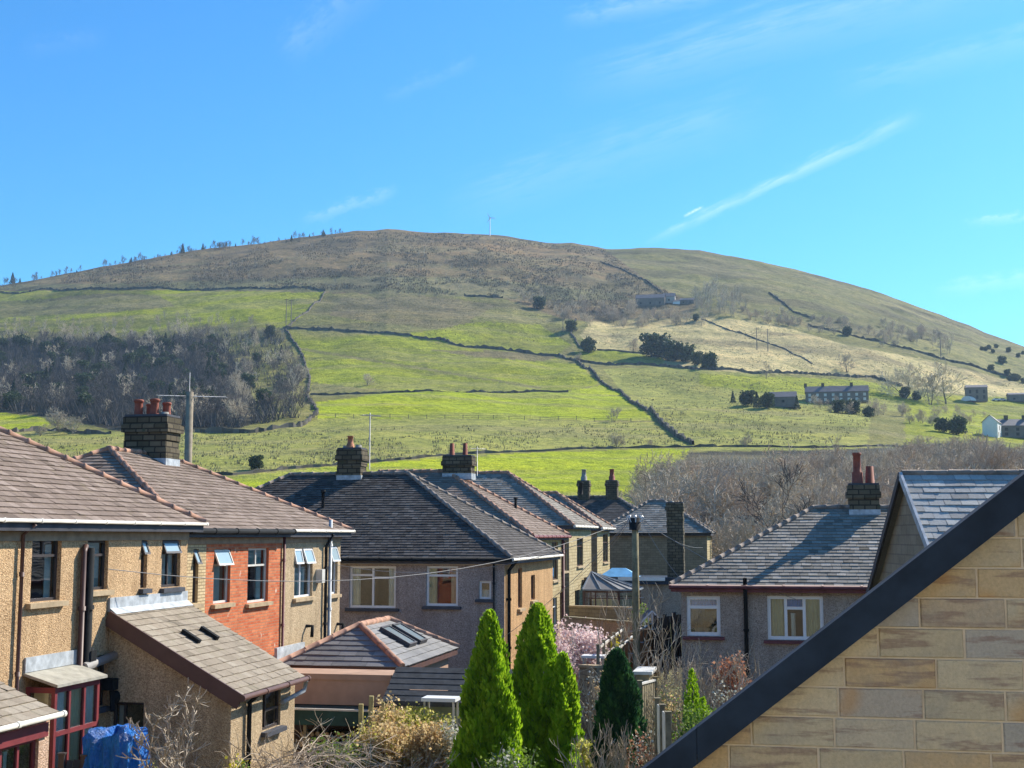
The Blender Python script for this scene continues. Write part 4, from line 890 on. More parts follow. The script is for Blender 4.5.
def lgable():
    a=Lh.loc(690,768,'y',0); b=Lh.loc(1024,510,'y',0); s=(b.z-a.z)/(b.x-a.x)     # lower edge of the verge
    xa=a.x+6.2; za=a.z+s*6.2
    s1=lambda p: (a.z+s*(p[0]-a.x)+.05)-p[1]
    s2=lambda p: (za-s*(p[0]-xa)+.05)-p[1]
    bm=MB(); back=MB(); rng=random.Random(12); ch_=.178; ln=.49; x0=a.x-5; x1=a.x+2*6.2+5
    zj=Lh.loc(900,688.5,'y',0).z; k0=-30
    for k in range(-34,30):
        z0=zj+k*ch_+.004; z1=z0+ch_-.008; off=(k%2)*ln*.5+rng.uniform(-.06,.06); x=x0+off
        while x<x1:
            w=ln*rng.choice([1,1,.94,.98,1.08,1.02]); 
            p=clip(clip([(x+.004,z0),(x+w-.004,z0),(x+w-.004,z1),(x+.004,z1)],s1),s2)
            if len(p)>2:
                r=rng.random(); o=rng.uniform(-.005,.004)
                cx=sum(q[0] for q in p)/len(p); cz=sum(q[1] for q in p)/len(p)
                inn=[(q[0]+math.copysign(min(rng.uniform(.004,.012),abs(cx-q[0])*.3),cx-q[0]),q[1]+math.copysign(min(.006,abs(cz-q[1])*.3),cz-q[1])) for q in p]
                bm.face([(q[0],o-.006,q[1]) for q in inn],None,r)
                for i in range(len(p)):
                    j=(i+1)%len(p); bm.face([(p[i][0],.006,p[i][1]),(p[j][0],.006,p[j][1]),(inn[j][0],o-.006,inn[j][1]),(inn[i][0],o-.006,inn[i][1])],None,r)
            x+=w
    wl=bm.build('wall',M['sandstone'],Lh.root)
    zz=lambda x: a.z+s*(x-a.x)+.05
    P=[(a.x-1.6,0,0),(a.x+12.4+1.6,0,0),(a.x+12.4+1.6,0,zz(a.x-1.6)),(xa,0,za+.05),(a.x-1.6,0,zz(a.x-1.6))]
    back.face([(p[0],.003,p[2]) for p in P]); back.face([(p[0],9,p[2]) for p in P]) if False else None
    back.face([(p[0],-5,p[2]) for p in P]) if False else None
    back.build('mortar_joints',M['mortar'],wl)
    # verge: folded dark metal trim standing proud, roof behind it
    c=Lh.loc(645,768,'y',-.1); d=Lh.loc(1024,478,'y',-.1)
    n=Vector((-s,0,1)).normalized(); wv=(Vector((a.x,0,a.z))-Vector((c.x,0,c.z))); hgt=abs(wv.dot(n))
    lo=lambda x:(a.z+s*(x-a.x)); f=MB(); dz=hgt/n.z; X0=a.x-2.0
    segs=[X0+(xa-X0)*t/4 for t in range(5)]
    for i in range(4):
        p,q=segs[i]+.0015,segs[i+1]-.0015
        for (sx) in (1,-1):
            P_=lambda x:(x if sx==1 else 2*xa-x)
            A_=[(P_(p),-.10,lo(p)),(P_(q),-.10,lo(q)),(P_(q),-.10,lo(q)+dz),(P_(p),-.10,lo(p)+dz)]
            f.face(A_); f.face([(A_[0][0],-.10,A_[0][2]),(A_[1][0],-.10,A_[1][2]),(A_[1][0],-.003,A_[1][2]),(A_[0][0],-.003,A_[0][2])])
            f.face([A_[3],A_[2],(A_[2][0],.12,A_[2][2]),(A_[3][0],.12,A_[3][2])]); f.face([(A_[2][0],.12,A_[2][2]),(A_[3][0],.12,A_[3][2]),(A_[3][0],.12,A_[3][2]-1.1),(A_[2][0],.12,A_[2][2]-1.1)])
    f.build('verge_trim',M['fascia_navy'],Lh.root)
    dr=.95; r=MB()
    slates(r,(X0,6,lo(X0)+dz-dr),(X0,.12,lo(X0)+dz-dr),(xa,6,lo(xa)+dz-dr),(xa,.12,lo(xa)+dz-dr),.25,.35); r.build('roof',M['slate_new'],Lh.root)
    r=MB(); slates(r,(2*xa-X0,.12,lo(X0)+dz-dr),(2*xa-X0,6,lo(X0)+dz-dr),(xa,.12,lo(xa)+dz-dr),(xa,6,lo(xa)+dz-dr),.25,.35); r.build('roof',M['slate_new'],Lh.root)
    w=MB(); w.face([(a.x-1.6,0,0),(a.x-1.6,6,0),(a.x-1.6,6,zz(a.x-1.6)-1),(a.x-1.6,0,zz(a.x-1.6))]); w.face([(p[0],5.9,p[2]-.9 if p[2]>1 else 0) for p in P]); w.build('side_wall',M['stone_gable'],Lh.root)
lgable()

# ------------------------------------------------------------------ outbuildings between the houses
X_=Place('hip_roof_outbuilding',-2.88-.02,35,-5.4,label='low outbuilding with hipped grey roof, red ridge tiles and two roof windows',cat='outbuilding')
def xt():
    z=1.95
    w=MB(); w.box(-3.3,-.25,.25,5.9,0,z-.02); w.build('wall',M['render_pink'],X_.root)
    hiproof(X_,-3.5,0,0,6.2,z,28.5,'y',(1,1),'slate_flat','ridge_red',.24,.5,101,rrad=.09,knob=False,sofm='brownframe')
    ro=[o for o in X_.root.children if o.name.startswith('roof')][0]
    ang=math.atan(math.tan(D2R(28.5)))
    for k,yy in enumerate((2.35,3.5)):
        f=MB(); Mx=Matrix.Translation((-.95,yy,z+.95*math.tan(ang)+.03))@Matrix.Rotation(ang,4,'Y')
        a=[(-.5,.5,0,.06),(-.5,.5,.72,.78),(-.5,-.44,.06,.72),(.44,.5,.06,.72)]
        for (x0,x1,y0,y1) in a: f.box(x0,x1,y0,y1,0,.12,M=Mx)
        fr=f.build('roof_window',M['fascia'],X_.root)
        g=MB(); g.box(-.44,.44,.06,.72,.06,.09,M=Mx); g.build('glass_pane',M['skyglass'],fr)
    fl=MB(); fl.box(-3.55,-3.47,-.1,2.0,z+.1,z+.45); fl.build('flashing',M['lead'],X_.root)
M['slate_flat']=slate('slate_flat',(.11,.11,.11),(.18,.175,.17),(.27,.26,.25),(.2,.2,.14),.6,.3)
M['skyglass']=plain('roof_glass',(.25,.30,.32),.08,.8,.1)
xt()
# projecting lower part below it: pink fascia wall and green canopy with log store
S1=Place('log_store',-5.95,33.2,-5.5,label='open log store with pink boarded front and dark green canopy beside the brown lean-to',cat='log store')
def logstore():
    b=MB(); b.box(0,3.0,0,1.2,1.35,2.05); b.box(-.05,3.05,-.03,1.2,1.96,2.1); b.build('pink_front',M['render_pink'],S1.root)
    b=MB(); b.box(-.3,3.1,-.9,.6,1.28,1.33); b.box(-.3,3.1,-.93,-.9,.98,1.33); b.build('canopy',M['darkgreen'],S1.root)
    b=MB(); b.box(-.3,3.1,-.96,-.9,1.331,1.375); b.build('canopy_edge',M['offwhite'],S1.root)
    for x in (-.25,1.1,3.0):
        b=MB(); b.box(x,x+.08,-.85,-.77,0,1.28); b.build('post',M['timber'],S1.root)
    b=MB(); b.box(-.2,3.0,.4,.45,0,1.27); b.box(-.2,3.0,-.7,.4,.1,.15); b.build('back_board',M['darkframe'],S1.root)
    rng=random.Random(3); m=MB()
    for i in range(9):
        for j in range(5):
            if rng.random()<.12: continue
            x=.95+i*.13+(j%2)*.065+rng.uniform(-.02,.02); z=.23+j*.12+rng.uniform(-.015,.015); r=rng.uniform(.05,.066); y=-.55+rng.uniform(-.05,.05)
            m.tube([(x,y,z),(x,y+.5,z)],r,8,rng.random())
    m.build('log_pile',M['logends'],S1.root)
M['logends']=barkmat('log_ends',(.30,.22,.12),(.60,.48,.30))
logstore()
S2=Place('garden_shed',-2.85,31.6,-5.6,label='pale green garden shed with dark felt roof left of the tall conifers',cat='shed')
def shed():
    b=MB(); L=3.3; b.box(0,L,0,2.0,0,1.72); 
    for k in range(0,12): b.box(-.006,L+.006,-.012,-.001,.1+k*.14,.1+k*.14+.11)
    b.build('wall',M['shedgreen'],S2.root)
    r=MB(); y0,y1=-.2,2.2; ang=.42
    for k in range(6):
        a=k/6; c=(k+1)/6; r.face([(-.2,lerp(y0,1.0,a),1.72+.85*a*.8+.012),(L+.2,lerp(y0,1.0,a),1.72+.85*a*.8+.012),(L+.2,lerp(y0,1.0,c),1.72+.85*c*.8),(-.2,lerp(y0,1.0,c),1.72+.85*c*.8)],None,random.random())
    r.face([(-.2,1.0,2.4),(L+.2,1.0,2.4),(L+.2,y1,1.72),(-.2,y1,1.72)]); r.face([(-.2,y0,1.70),(L+.2,y0,1.70),(L+.2,y1,1.70),(-.2,y1,1.70)])
    for x in (-.19,L+.19): r.face([(x,y0,1.7),(x,y1,1.7),(x,1.0,2.39)])
    r.box(-.2,L+.2,y0-.02,y0-.001,1.62,1.735); r.build('roof',M['felt'],S2.root)
    d=MB(); d.box(.5,1.2,-.03,-.013,.1,1.6); d.build('door',M['shedgreen'],S2.root)
    for x in (1.5,2.4): 
        g=MB(); g.box(x,x+.6,-.03,-.013,.9,1.45); g.build('window',M['skyglass'],S2.root)
shed()
# blue tarpaulin over something bulky
def tarp():
    t=NT('tarpaulin'); o=t.coord('Object',(3,3,1.2)); n=t.noise(o,2.2,6,.65); c=t.ramp(n,[(.3,(.008,.13,.55)),(.6,(.015,.24,.80)),(.8,(.08,.42,.9))]); t.bump(n,.25,1); M['tarp']=t.out(c,.35,.5)
    p=at(116,745,23.6); m=MB(); rng=random.Random(4); nu,nv=40,16; V=[]
    for j in range(nv+1):
        row=[]
        for i in range(nu):
            a=2*math.pi*i/nu; ca,sa=math.cos(a),math.sin(a); sq=max(abs(ca),abs(sa))**.75
            v=j/nv; zz=1.35*(1-max(0,v-.35)/.65) if v>.35 else 1.35+.06*math.cos(v*4)
            rr=min(1,v/.35)/sq if v<.35 else (1+.15*math.sin(a*6+v*3)*(v-.2)+.08*math.sin(a*13+v*5)+.10*math.sin(a*2+1))/sq
            zz+= .10*math.sin(a*3+v*9+1)+.05*math.sin(a*8-v*14)*min(1,v*2)*(0.3 if v>.9 else 1)
            row.append((.55*rr*ca*1.05,.62*rr*sa,max(0,zz)))
        V.append(row)
    for j in range(nv):
        for i in range(nu): m.face([V[j][i],V[j][(i+1)%nu],V[j+1][(i+1)%nu],V[j+1][i]],None,.5,0,True)
    o=m.build('tarpaulin',M['tarp'],loc=(p.x,p.y,H(p.x,p.y)),rz=-TH); o.location.z=p.z-.75; o.scale=(.72,.72,.72)
    tag(o,'bright blue tarpaulin draped over a bulky garden item beside the lean-to','tarpaulin')
    m=MB(); m.box(-.75,.75,-.8,.8,0,p.z-.75-H(p.x,p.y)-.005); m.build('paved_terrace',M['silldark'],loc=(p.x,p.y,H(p.x,p.y)),rz=-TH,kind='structure')
tarp()
# ------------------------------------------------------------------ walls, fences, poles
def zat(px,py,Y): return at(px,py,Y)
def gwall(name,p0,p1,top,th,mat,label,cap=None,seg=None):
    p0=Vector(p0);p1=Vector(p1); o=Vector((p0.x,p0.y,min(H(p0.x,p0.y),H(p1.x,p1.y))-.2)); m=MB(); a=Vector((0,0,0)); b=Vector((p1.x-p0.x,p1.y-p0.y,0)); L=b.length; d=b/L; n=Vector((-d.y,d.x,0))*th/2
    z0,z1=p0.z-o.z,p1.z-o.z; 
    q=[a-n,b-n,b+n,a+n]; t=[a-n+Vector((0,0,z0)),b-n+Vector((0,0,z1)),b+n+Vector((0,0,z1)),a+n+Vector((0,0,z0))]
    for i in range(4):
        j=(i+1)%4; l=(q[j]-q[i]).length; m.face([q[i],q[j],t[j],t[i]],[(0,0),(l,0),(l,t[j].z),(0,t[i].z)])
    m.face(t)
    r=empty(name,o,label=label,cat='wall'); m.build('wall_body',M[mat],r)
    c=MB(); c.bar((0,0,z0+.04),(b.x,b.y,z1+.04),th+.08,.075); c.build('coping',M[cap or 'sill'],r)
gwall('garden_wall',zat(571,607,61),zat(641,609,58),0,.25,'stone_far','low stone garden wall in front of the conservatory')
gwall('garden_wall',zat(566,618,56),zat(640,624,50),0,.2,'dash_brown','brown rendered wall behind the pink blossom bush','timber')
gwall('garden_wall',zat(583,667,40),zat(600,668,39),0,.25,'stone_far','short mossy wall between the tall conifers and the dark conifer')
def fence(name, pts, hgt, label, mat='timber', post='timber', n=None, panel=True, white=False, topbar=None, rails=3):
    """pts: list of 3d top points; posts at each, panels between"""
    o=Vector((pts[0].x,pts[0].y,pts[0].z-hgt)); r=empty(name,o,label=label,cat='fence')
    for p in pts:
        m=MB(); q=p-o; m.box(q.x-.05,q.x+.05,q.y-.05,q.y+.05,q.z-hgt-.3,q.z+.06); m.box(q.x-.065,q.x+.065,q.y-.065,q.y+.065,q.z+.061,q.z+.09); m.build('post',M[post],r)
    for a,b in zip(pts[:-1],pts[1:]):
        a=a-o; b=b-o; m=MB(); L=(b-a).length; k=max(2,int(L/.13))
        if panel:
            for i in range(k):
                p=lerp(a,b,(i+.08)/k); q=lerp(a,b,(i+.92)/k); sc_=.06*math.sin(math.pi*(i+.5)/k); off=.012*(i%2)
                n_=Vector((-(b-a).y,(b-a).x,0)).normalized()*off
                m.bar(p-Vector((0,0,hgt/2))+n_,q-Vector((0,0,hgt/2))+n_,.018,hgt-.1+sc_,r=random.random())
            m.build('fence_panel',M[mat],r)
            if topbar:
                t=MB(); t.bar(a+Vector((0,0,-.0)),b+Vector((0,0,-.0)),.07,.05); t.build('top_rail',M[topbar],r)
        else:
            for j in range(rails): h=Vector((0,0,-hgt*j/rails-.05)); m.bar(a+h,b+h,.04,.08)
            m.build('rail',M[mat],r)
    return r
def line3(p,q,Y0,Y1,n): 
    a=at(*p,Y0); b=at(*q,Y1); return [lerp(a,b,i/n) for i in range(n+1)]
fence('railing_fence',line3((598,647),(623,628),42,50,5),1.2,'open rail fence with white weathered top, beside the pink blossom','offwhite','timber',panel=False)
fence('panel_fence',line3((611,655),(633,636),40,46,4),1.3,'orange wooden panel fence left of the telegraph pole, nearly edge on','timber_orange','timber',topbar='offwhite')
fence('panel_fence',line3((637,631),(657,621),44,50,4),1.75,'orange wooden panel fence right of the telegraph pole','timber_orange','timber',topbar='offwhite')
fence('panel_fence',line3((640,684),(655,680),33,35,1),1.3,'short weathered grey fence panel right of the dark conifer','timber','timber',topbar='offwhite')
fence('panel_fence',line3((657,702),(668,716),29,25.5,2),1.5,'leaning pale fence boards close to the foreground verge','offwhite','timber')
fence('panel_fence',line3((655,618),(684,613),46,47,3),1.9,'dark stained wooden fence closing the gap beside the right hand house','darkframe','darkframe')
# low roof corner/pale boards behind dark conifer
def slab(name,px,py,Y,w,d,h,mat,label,cat,rz=-TH,solid=False):
    p=at(px,py,Y); g=H(p.x,p.y); m=MB(); hh=p.z-g
    m.box(-w/2,w/2,-d/2,d/2,hh-.08,hh); r=empty(name,(p.x,p.y,g),rz,label=label,cat=cat); m.build('top',M[mat],r)
    
    if solid: b=MB(); b.box(-w/2+.08,w/2-.08,-d/2+.08,d/2-.08,-.1,hh-.081); b.build('body',M['timber'],r)
    else:
        for x in (-w/2+.06,w/2-.06):
            for y in (-d/2+.06,d/2-.06): b=MB(); b.box(x-.02,x+.02,y-.02,y+.02,-.05,hh-.081); b.build('leg',M['metal'],r)
    return r
slab('coal_bunker',645,669,35,.5,1.4,.1,'offwhite','small timber store with white flat lid behind the dark conifer','store',solid=True)
slab('garden_table',594,655,43,.75,.6,.1,'white','white folding table beside the pink blossom bush','table')
slab('covered_stand',441,697,30.6,.8,.5,.1,'white','white covered garden stand in front of the green shed','stand')
def timber_posts():
    for i,(px,y0,lab,ln) in enumerate(((361,704,'left of the two new timber posts by the log store',1.6),(368,696,'tallest of the new timber posts, right beside the log store, slightly leaning',1.8),(376,702,'thin new timber post leaning towards the leafy hedge',1.7))):
        p=at(px,y0,30.5-.3*i); m=MB(); m.bar((0,0,-.6),(.0+.08*i,0,ln),.10 if i<2 else .07); o=m.build('timber_post',M['timber_new'],loc=(p.x,p.y,p.z-ln)); tag(o,lab,'post')
timber_posts()
# dark board fence in front of the bay
p=at(62,758,23); q=at(106,761,23.6); fence('panel_fence',[p,lerp(p,q,.5),q],1.0,'low dark board fence in front of the glazed bay','darkframe','darkframe')
# trellis by the lean-to
def trellis():
    a=at(225,740,27.5); b=at(262,720,29.5); L=(Vector((b.x,b.y,0))-Vector((a.x,a.y,0))).length
    r=empty('trellis_fence',(a.x,a.y,a.z-1.6),math.atan2(b.y-a.y,b.x-a.x),label='brown diamond trellis fence at the corner of the lean-to',cat='fence')
    m=MB(); hh=.62; z0=1.0
    for k in range(-5,14):
        for s in (1,-1):
            x0=k*.16; pts=[]; 
            x1=x0+s*hh; lo,hi=(x0,z0),(x1,z0+hh)
            # clip to 0..L
            def cl(p,q):
                (xa,za),(xb,zb)=p,q
                if (xa<0 and xb<0) or (xa>L and xb>L): return None
                def f(xv): return za+(zb-za)*(xv-xa)/(xb-xa)
                A=(xa,za) if 0<=xa<=L else ((0,f(0)) if xa<0 else (L,f(L))); B_=(xb,zb) if 0<=xb<=L else ((0,f(0)) if xb<0 else (L,f(L)))
                return A,B_
            c=cl(lo,hi)
            if c: m.bar((c[0][0],.01*s,c[0][1]),(c[1][0],.01*s,c[1][1]),.018,.03)
    m.build('lattice',M['brownframe'],r)
    for x in (0,L):
        t=MB(); t.box(x-.04,x+.04,-.04,.04,-.3,1.7); t.build('post',M['brownframe'],r)
    t=MB(); t.box(.041,L-.041,-.03,.03,z0+hh,z0+hh+.05); t.box(.041,L-.041,-.03,.03,z0-.05,z0); t.box(.041,L-.041,-.01,.01,0,z0-.051); t.build('board',M['brownframe'],r)
trellis()
# telegraph pole right of centre with wires
def pole(px,ytop,Y,label,rad=.13,arm=None):
    p=at(px,ytop,Y); g=H(p.x,p.y)-.3; r=empty('telegraph_pole',(p.x,p.y,g),label=label,cat='pole'); h=p.z-g
    m=MB(); m.tube([(0,0,0),(0,0,h*.5),(0,0,h)],[rad*1.15,rad*1.05,rad*.92],12); m.build('shaft',M['pole_wood' if arm else 'post_grey'],r)
    if arm=='ring':
        m=MB(); m.tube([(0,0,h-.35),(0,0,h+.03)],rad*1.7,12); m.build('cable_head',M['black'],r)
        m=MB()
        for k in range(8): a=k*.785; m.tube([(math.cos(a)*.2,math.sin(a)*.2,h-.1),(math.cos(a)*.28,math.sin(a)*.28,h+.02),(math.cos(a)*.22,math.sin(a)*.22,h+.12)],.02,5)
        m.build('cable_hooks',M['metal'],r)
        m=MB()
        for k in range(9): m.tube([((-1)**k*rad,0,h*.35+k*.35),((-1)**k*(rad+.14),0,h*.35+k*.35)],.012,4)
        m.build('climbing_steps',M['metal'],r)
    return r,Vector((p.x,p.y,p.z))
PR,ptop=pole(635,519,42,'tall wooden telegraph pole right of centre with fanned telephone wires',.112,'ring')
def wire(a,b,label,sag=.35,rad=.008):
    a=Vector(a);b=Vector(b); m=MB(); pts=[lerp(a,b,k/14)-a-Vector((0,0,sag*4*(k/14)*(1-k/14))) for k in range(15)]; m.tube(pts,rad,4,cap=False)
    o=m.build('telephone_wire',M['wire'],loc=a); tag(o,label,'wire',group='telephone wires fanning from the telegraph pole')
wt_=ptop+Vector((0,0,-.02))
wire(wt_+Vector((-.2,0,0)),at(-30,648,17.0) if False else A.Mw@Vector((.05,A.loc(108,569,'x',0.05).y,A.loc(108,569,'x',.05).z)),'wire running from the pole to the tan house on the left',.9)
wire(wt_+Vector((-.2,0,-.05)),C.Mw@Vector((-.2,-.1,EC-2.7)),'wire running from the pole to the corner of the grey wall below its eave',.25)
wire(wt_+Vector((-.2,0.1,.0)),at(566,571,66),'upper wire running from the pole to the yellow stone houses',.3)
wire(wt_+Vector((-.2,0.1,-.05)),at(555,596,62),'middle wire running from the pole to the yellow stone houses',.25)
wire(wt_+Vector((-.2,-.1,-.1)),B.Mw@Vector((.05,-1.0,EB-1.0)),'wire running from the pole to the brick and pebbledash house',.8)
wire(wt_+Vector((-.2,-.1,-.1)),at(548,617,58),'lowest wire running from the pole to the yellow stone houses',.2)
wire(wt_+Vector((.2,0,0)),G.Mw@Vector((.4,-.3,EG-.2)),'wire running from the pole to the right hand slate roof house',.2)
wire(wt_+Vector((.2,.1,0)),at(704,583,90) if False else Hh.Mw@Vector((-.3,-.05,4.4)),'wire running from the pole to the far hipped stone house',.3)
wire(wt_+Vector((.2,-.1,0)),G.Mw@Vector((3.5,-.3,EG-.4)),'wire running from the pole over the slate roof gutter',.2)
PR2,p2=pole(190,392,47,'grey pole with wide aerial standing behind the four pot chimney',.145)
m=MB(); a=Vector((-1.15,.1,p2.z-PR2.location.z-.12)); b=Vector((1.35,-.1,p2.z-PR2.location.z-.2)); m.tube([a,b],.02,5)
for k in range(13): q=lerp(a,b,k/12); m.tube([q-Vector((0,.25,0)),q+Vector((0,.25,0))],.008,4)
m.tube([(0,-.1,p2.z-PR2.location.z-.4),(0,-.1,p2.z-PR2.location.z+.7)],.015,5); m.build('aerial',M['metal'],PR2)
# dark garden arch with white frame near the right house
def pergola():
    p=at(652,606,47); g=H(p.x,p.y); r=empty('swing_frame',(p.x,p.y,p.z-1.4),label='white slatted gable end shelter beyond the right fence',cat='shelter'); m=MB()
    for k in range(-4,5):
        x=k*.13; m.bar((x,0,.55),(x,0,1.15-abs(k)*.13),.03)
    m.build('slats',M['white'],r); m=MB(); m.bar((-.6,0,.62),(0,0,1.22),.05); m.bar((.6,0,.62),(.0,0,1.22),.05); m.bar((-.6,0,0.58),(.6,0,0.58),.05); m.build('frame',M['white'],r)
    m=MB(); m.face([(-.6,.05,.6),(0,.05,1.2),(0,1.5,1.2),(-.6,1.5,.6)]); m.face([(.6,.05,.6),(0,.05,1.2),(0,1.5,1.2),(.6,1.5,.6)]); m.box(-.58,.58,1.4,1.5,-1,.6); m.box(-.58,-.5,.06,1.4,-1,.6); m.box(.5,.58,.06,1.4,-1,.6); m.build('roof',M['fascia'],r)
pergola()

# unseen pale house added behind the viewpoint to bounce sunlight onto the gable
V_=Place('bounce_house',-9,-1.6,-6,D2R(0),label='pale rendered house standing behind the viewpoint with a slate roof',cat='house')
mb=MB(); panel(mb,(0,0,0),(1,0,0),20,9.5,[(8.2,5.4,1.8,1.3),(3,5.4,1.3,1.3),(13,5.4,1.3,1.3)],.15,(0,1,0)); mb.face([(0,0,0),(0,-8,0),(0,-8,9.5),(0,0,9.5)]); mb.face([(20,0,0),(20,-8,0),(20,-8,9.5),(20,0,9.5)]); mb.build('wall',M['render_pale'],V_.root)
hiproof(V_,-.4,20.4,-8.4,.4,9.52,32,'x',(1,1),'slate_grey','ridge_grey',.3,.4,7)
window(V_,(3,-.1,5.4),(1,0,0),(0,1,0),1.3,1.3,'white',[('v',.5)]); window(V_,(13,-.1,5.4),(1,0,0),(0,1,0),1.3,1.3,'white',[('v',.5)]); window(V_,(8.2,-.1,5.4),(1,0,0),(0,1,0),1.8,1.3,'white',[('v',.5)])
mb=MB(); mb.face([(-12,-1.5,-5.72),(14,-1.5,-5.72),(14,7.5,-5.72),(-12,7.5,-5.72)]); mb.build('bounce_yard',M['paving'],kind='structure')  # pale yard added out of view to bounce light along with the house
# ------------------------------------------------------------------ vegetation kit
M['bark']=barkmat('bark',(.10,.085,.065),(.22,.19,.15)); M['bark_pale']=barkmat('pale_bark',(.24,.21,.17),(.42,.38,.32))
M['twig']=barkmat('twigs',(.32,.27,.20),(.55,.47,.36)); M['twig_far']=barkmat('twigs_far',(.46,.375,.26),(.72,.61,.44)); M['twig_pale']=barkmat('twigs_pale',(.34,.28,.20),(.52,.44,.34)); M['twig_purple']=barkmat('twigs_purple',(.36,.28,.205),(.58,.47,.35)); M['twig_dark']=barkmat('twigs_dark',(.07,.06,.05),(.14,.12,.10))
M['wood_shade']=barkmat('wood_shade',(.065,.06,.055),(.14,.125,.11)); M['wood_mid']=barkmat('wood_mid',(.15,.125,.10),(.27,.23,.19))  # the darker one has the left wood's shade put into its colour
M['heather']=barkmat('heather',(.12,.09,.055),(.26,.20,.13))
M['thuja']=leafmat('thuja',(.14,.27,.012),(.34,.54,.02),(.55,.72,.05),.5)
M['thuja_dark']=leafmat('thuja_dark',(.02,.07,.03),(.04,.12,.045),(.11,.24,.06),.35)
M['evergreen']=leafmat('evergreen',(.03,.05,.022),(.05,.08,.03),(.10,.135,.05),.25)
M['pine']=leafmat('pine_green',(.03,.045,.022),(.045,.07,.032),(.08,.105,.05),.2)
M['leaf_yellow']=leafmat('leaf_yellow',(.34,.36,.05),(.60,.58,.12),(.80,.72,.28),.45)
M['leaf_tan']=leafmat('leaf_tan',(.45,.28,.13),(.64,.48,.24),(.82,.68,.38),.45)
M['leaf_beech']=leafmat('leaf_beech',(.30,.12,.07),(.44,.20,.12),(.58,.32,.2),.35)
M['leaf_green']=leafmat('leaf_green',(.06,.12,.02),(.15,.25,.035),(.32,.42,.08),.4)
M['leaf_white']=leafmat('leaf_variegated',(.30,.32,.26),(.6,.6,.5),(.8,.8,.72),.3)
M['blossom']=leafmat('blossom',(.66,.46,.46),(.82,.66,.64),(.90,.82,.80),.4)
M['daff']=leafmat('yellow_flowers',(.6,.5,.03),(.7,.62,.05),(.8,.7,.08),.3)
M['rush']=leafmat('rushes',(.12,.11,.05),(.22,.20,.09),(.34,.31,.15),.2)
def rvec(rng,s=1): return Vector((rng.gauss(0,s),rng.gauss(0,s),rng.gauss(0,s)))
def branch(mb, p, d, L, r, lvl, rng, maxl, nsub=3, spread=.7, up=.12, n0=5, minr=.004, shrink=.72, segs=3, curve=.18, tips=None):
    pts=[p]; rad=[r]; dd=d.normalized(); 
    for k in range(segs):
        dd=(dd+rvec(rng,curve)+Vector((0,0,up))).normalized(); pts.append(pts[-1]+dd*(L/segs)); rad.append(max(minr,r*(1-.55*(k+1)/segs)))
    mb.tube(pts,rad,max(3,n0-lvl),rng.random(),0,cap=False)
    if lvl>=maxl:
        if tips is not None: tips.append((pts[-1],dd)); tips.append((pts[len(pts)//2],dd))
        return
    for i in range(nsub):
        t=rng.uniform(.35,1.0) if i else 1.0; f=t*segs; k=min(segs-1,int(f)); q=lerp(pts[k],pts[k+1],f-k)
        nd=(dd+rvec(rng,spread*.75)).normalized()
        branch(mb,q,nd,L*shrink*rng.uniform(.75,1.15),max(minr,r*(.62 if i else .7)),lvl+1,rng,maxl,nsub,spread,up,n0,minr,shrink,segs,curve,tips)
def bare_tree(h, seed, maxl=4, nsub=4, spread=.75, minr=.02, trunk=.3, up=.10, stems=1, sub=(None,), segs=2, rad=None, low=.25):
    """bare winter tree; returns trunk MB, crown MB"""
    rng=random.Random(seed); tm=MB(); cm=MB()
    for s in range(stems):
        lean=rvec(rng,.05 if stems==1 else .28); lean.z=0; d=(Vector((0,0,1))+lean).normalized(); r=(rad or h*.018)/(1 if stems==1 else 1.4); hh=h*rng.uniform(.55,.7) if stems==1 else h*rng.uniform(.45,.65)
        pts=[Vector((rng.uniform(-.1,.1)*(stems>1)*2,rng.uniform(-.1,.1)*(stems>1)*2,-.4))]; 
        for k in range(6): pts.append(pts[-1]+(d+rvec(rng,.05)).normalized()*(hh+.4)/6)
        rads=[r*(1-.7*k/6) for k in range(7)]; tm.tube(pts,rads,6,.5,cap=False)
        nb=9 if stems==1 else 6
        for k in range(nb):
            t=low+(1-low)*k/(nb-1); f=t*6; i=min(5,int(f)); q=lerp(pts[i],pts[i+1],f-i); a=k*2.4+rng.uniform(-.4,.4)
            dd=Vector((math.cos(a),math.sin(a),rng.uniform(.35,1.0)+t*.8)).normalized()
            branch(cm,q,dd,h*.26*rng.uniform(.8,1.15)*(1.15-.45*t),max(minr,r*.45*(1.1-.6*t)),1,rng,maxl,nsub,spread,up,5,minr,.7,segs)
    return tm,cm
def leafball(mb, c, rx, ry, rz, n, size, rng, shell=.5, m=0, flat=0, lump=.25, base=0):
    ph=[rng.uniform(0,6.28) for _ in range(6)]
    for _ in range(n):
        a=rng.uniform(0,6.283); z=rng.uniform(-1,1); s=math.sqrt(1-z*z); u=rng.random()**(1/3) if shell==0 else lerp(shell,1,rng.random())
        k=u*(1+lump*math.sin(3*a+ph[0]+2*z)*math.sin(4*z+ph[1])+lump*.5*math.sin(7*a+ph[2]+5*z))
        p=Vector((c[0]+rx*s*math.cos(a)*k,c[1]+ry*s*math.sin(a)*k,c[2]+rz*z*k))
        if p.z<base: continue
        leaf(mb,p,size*rng.uniform(.6,1.4),rng,m)
def leaf(mb,p,s,rng,m=0,d=None,r=None):
    d=d or rvec(rng).normalized(); q=d.cross(rvec(rng)).normalized()*s*.45; d=d*s
    mb.face([p-d*.5,p+q,p+d*.5,p-q],None,rng.random() if r is None else r,m)
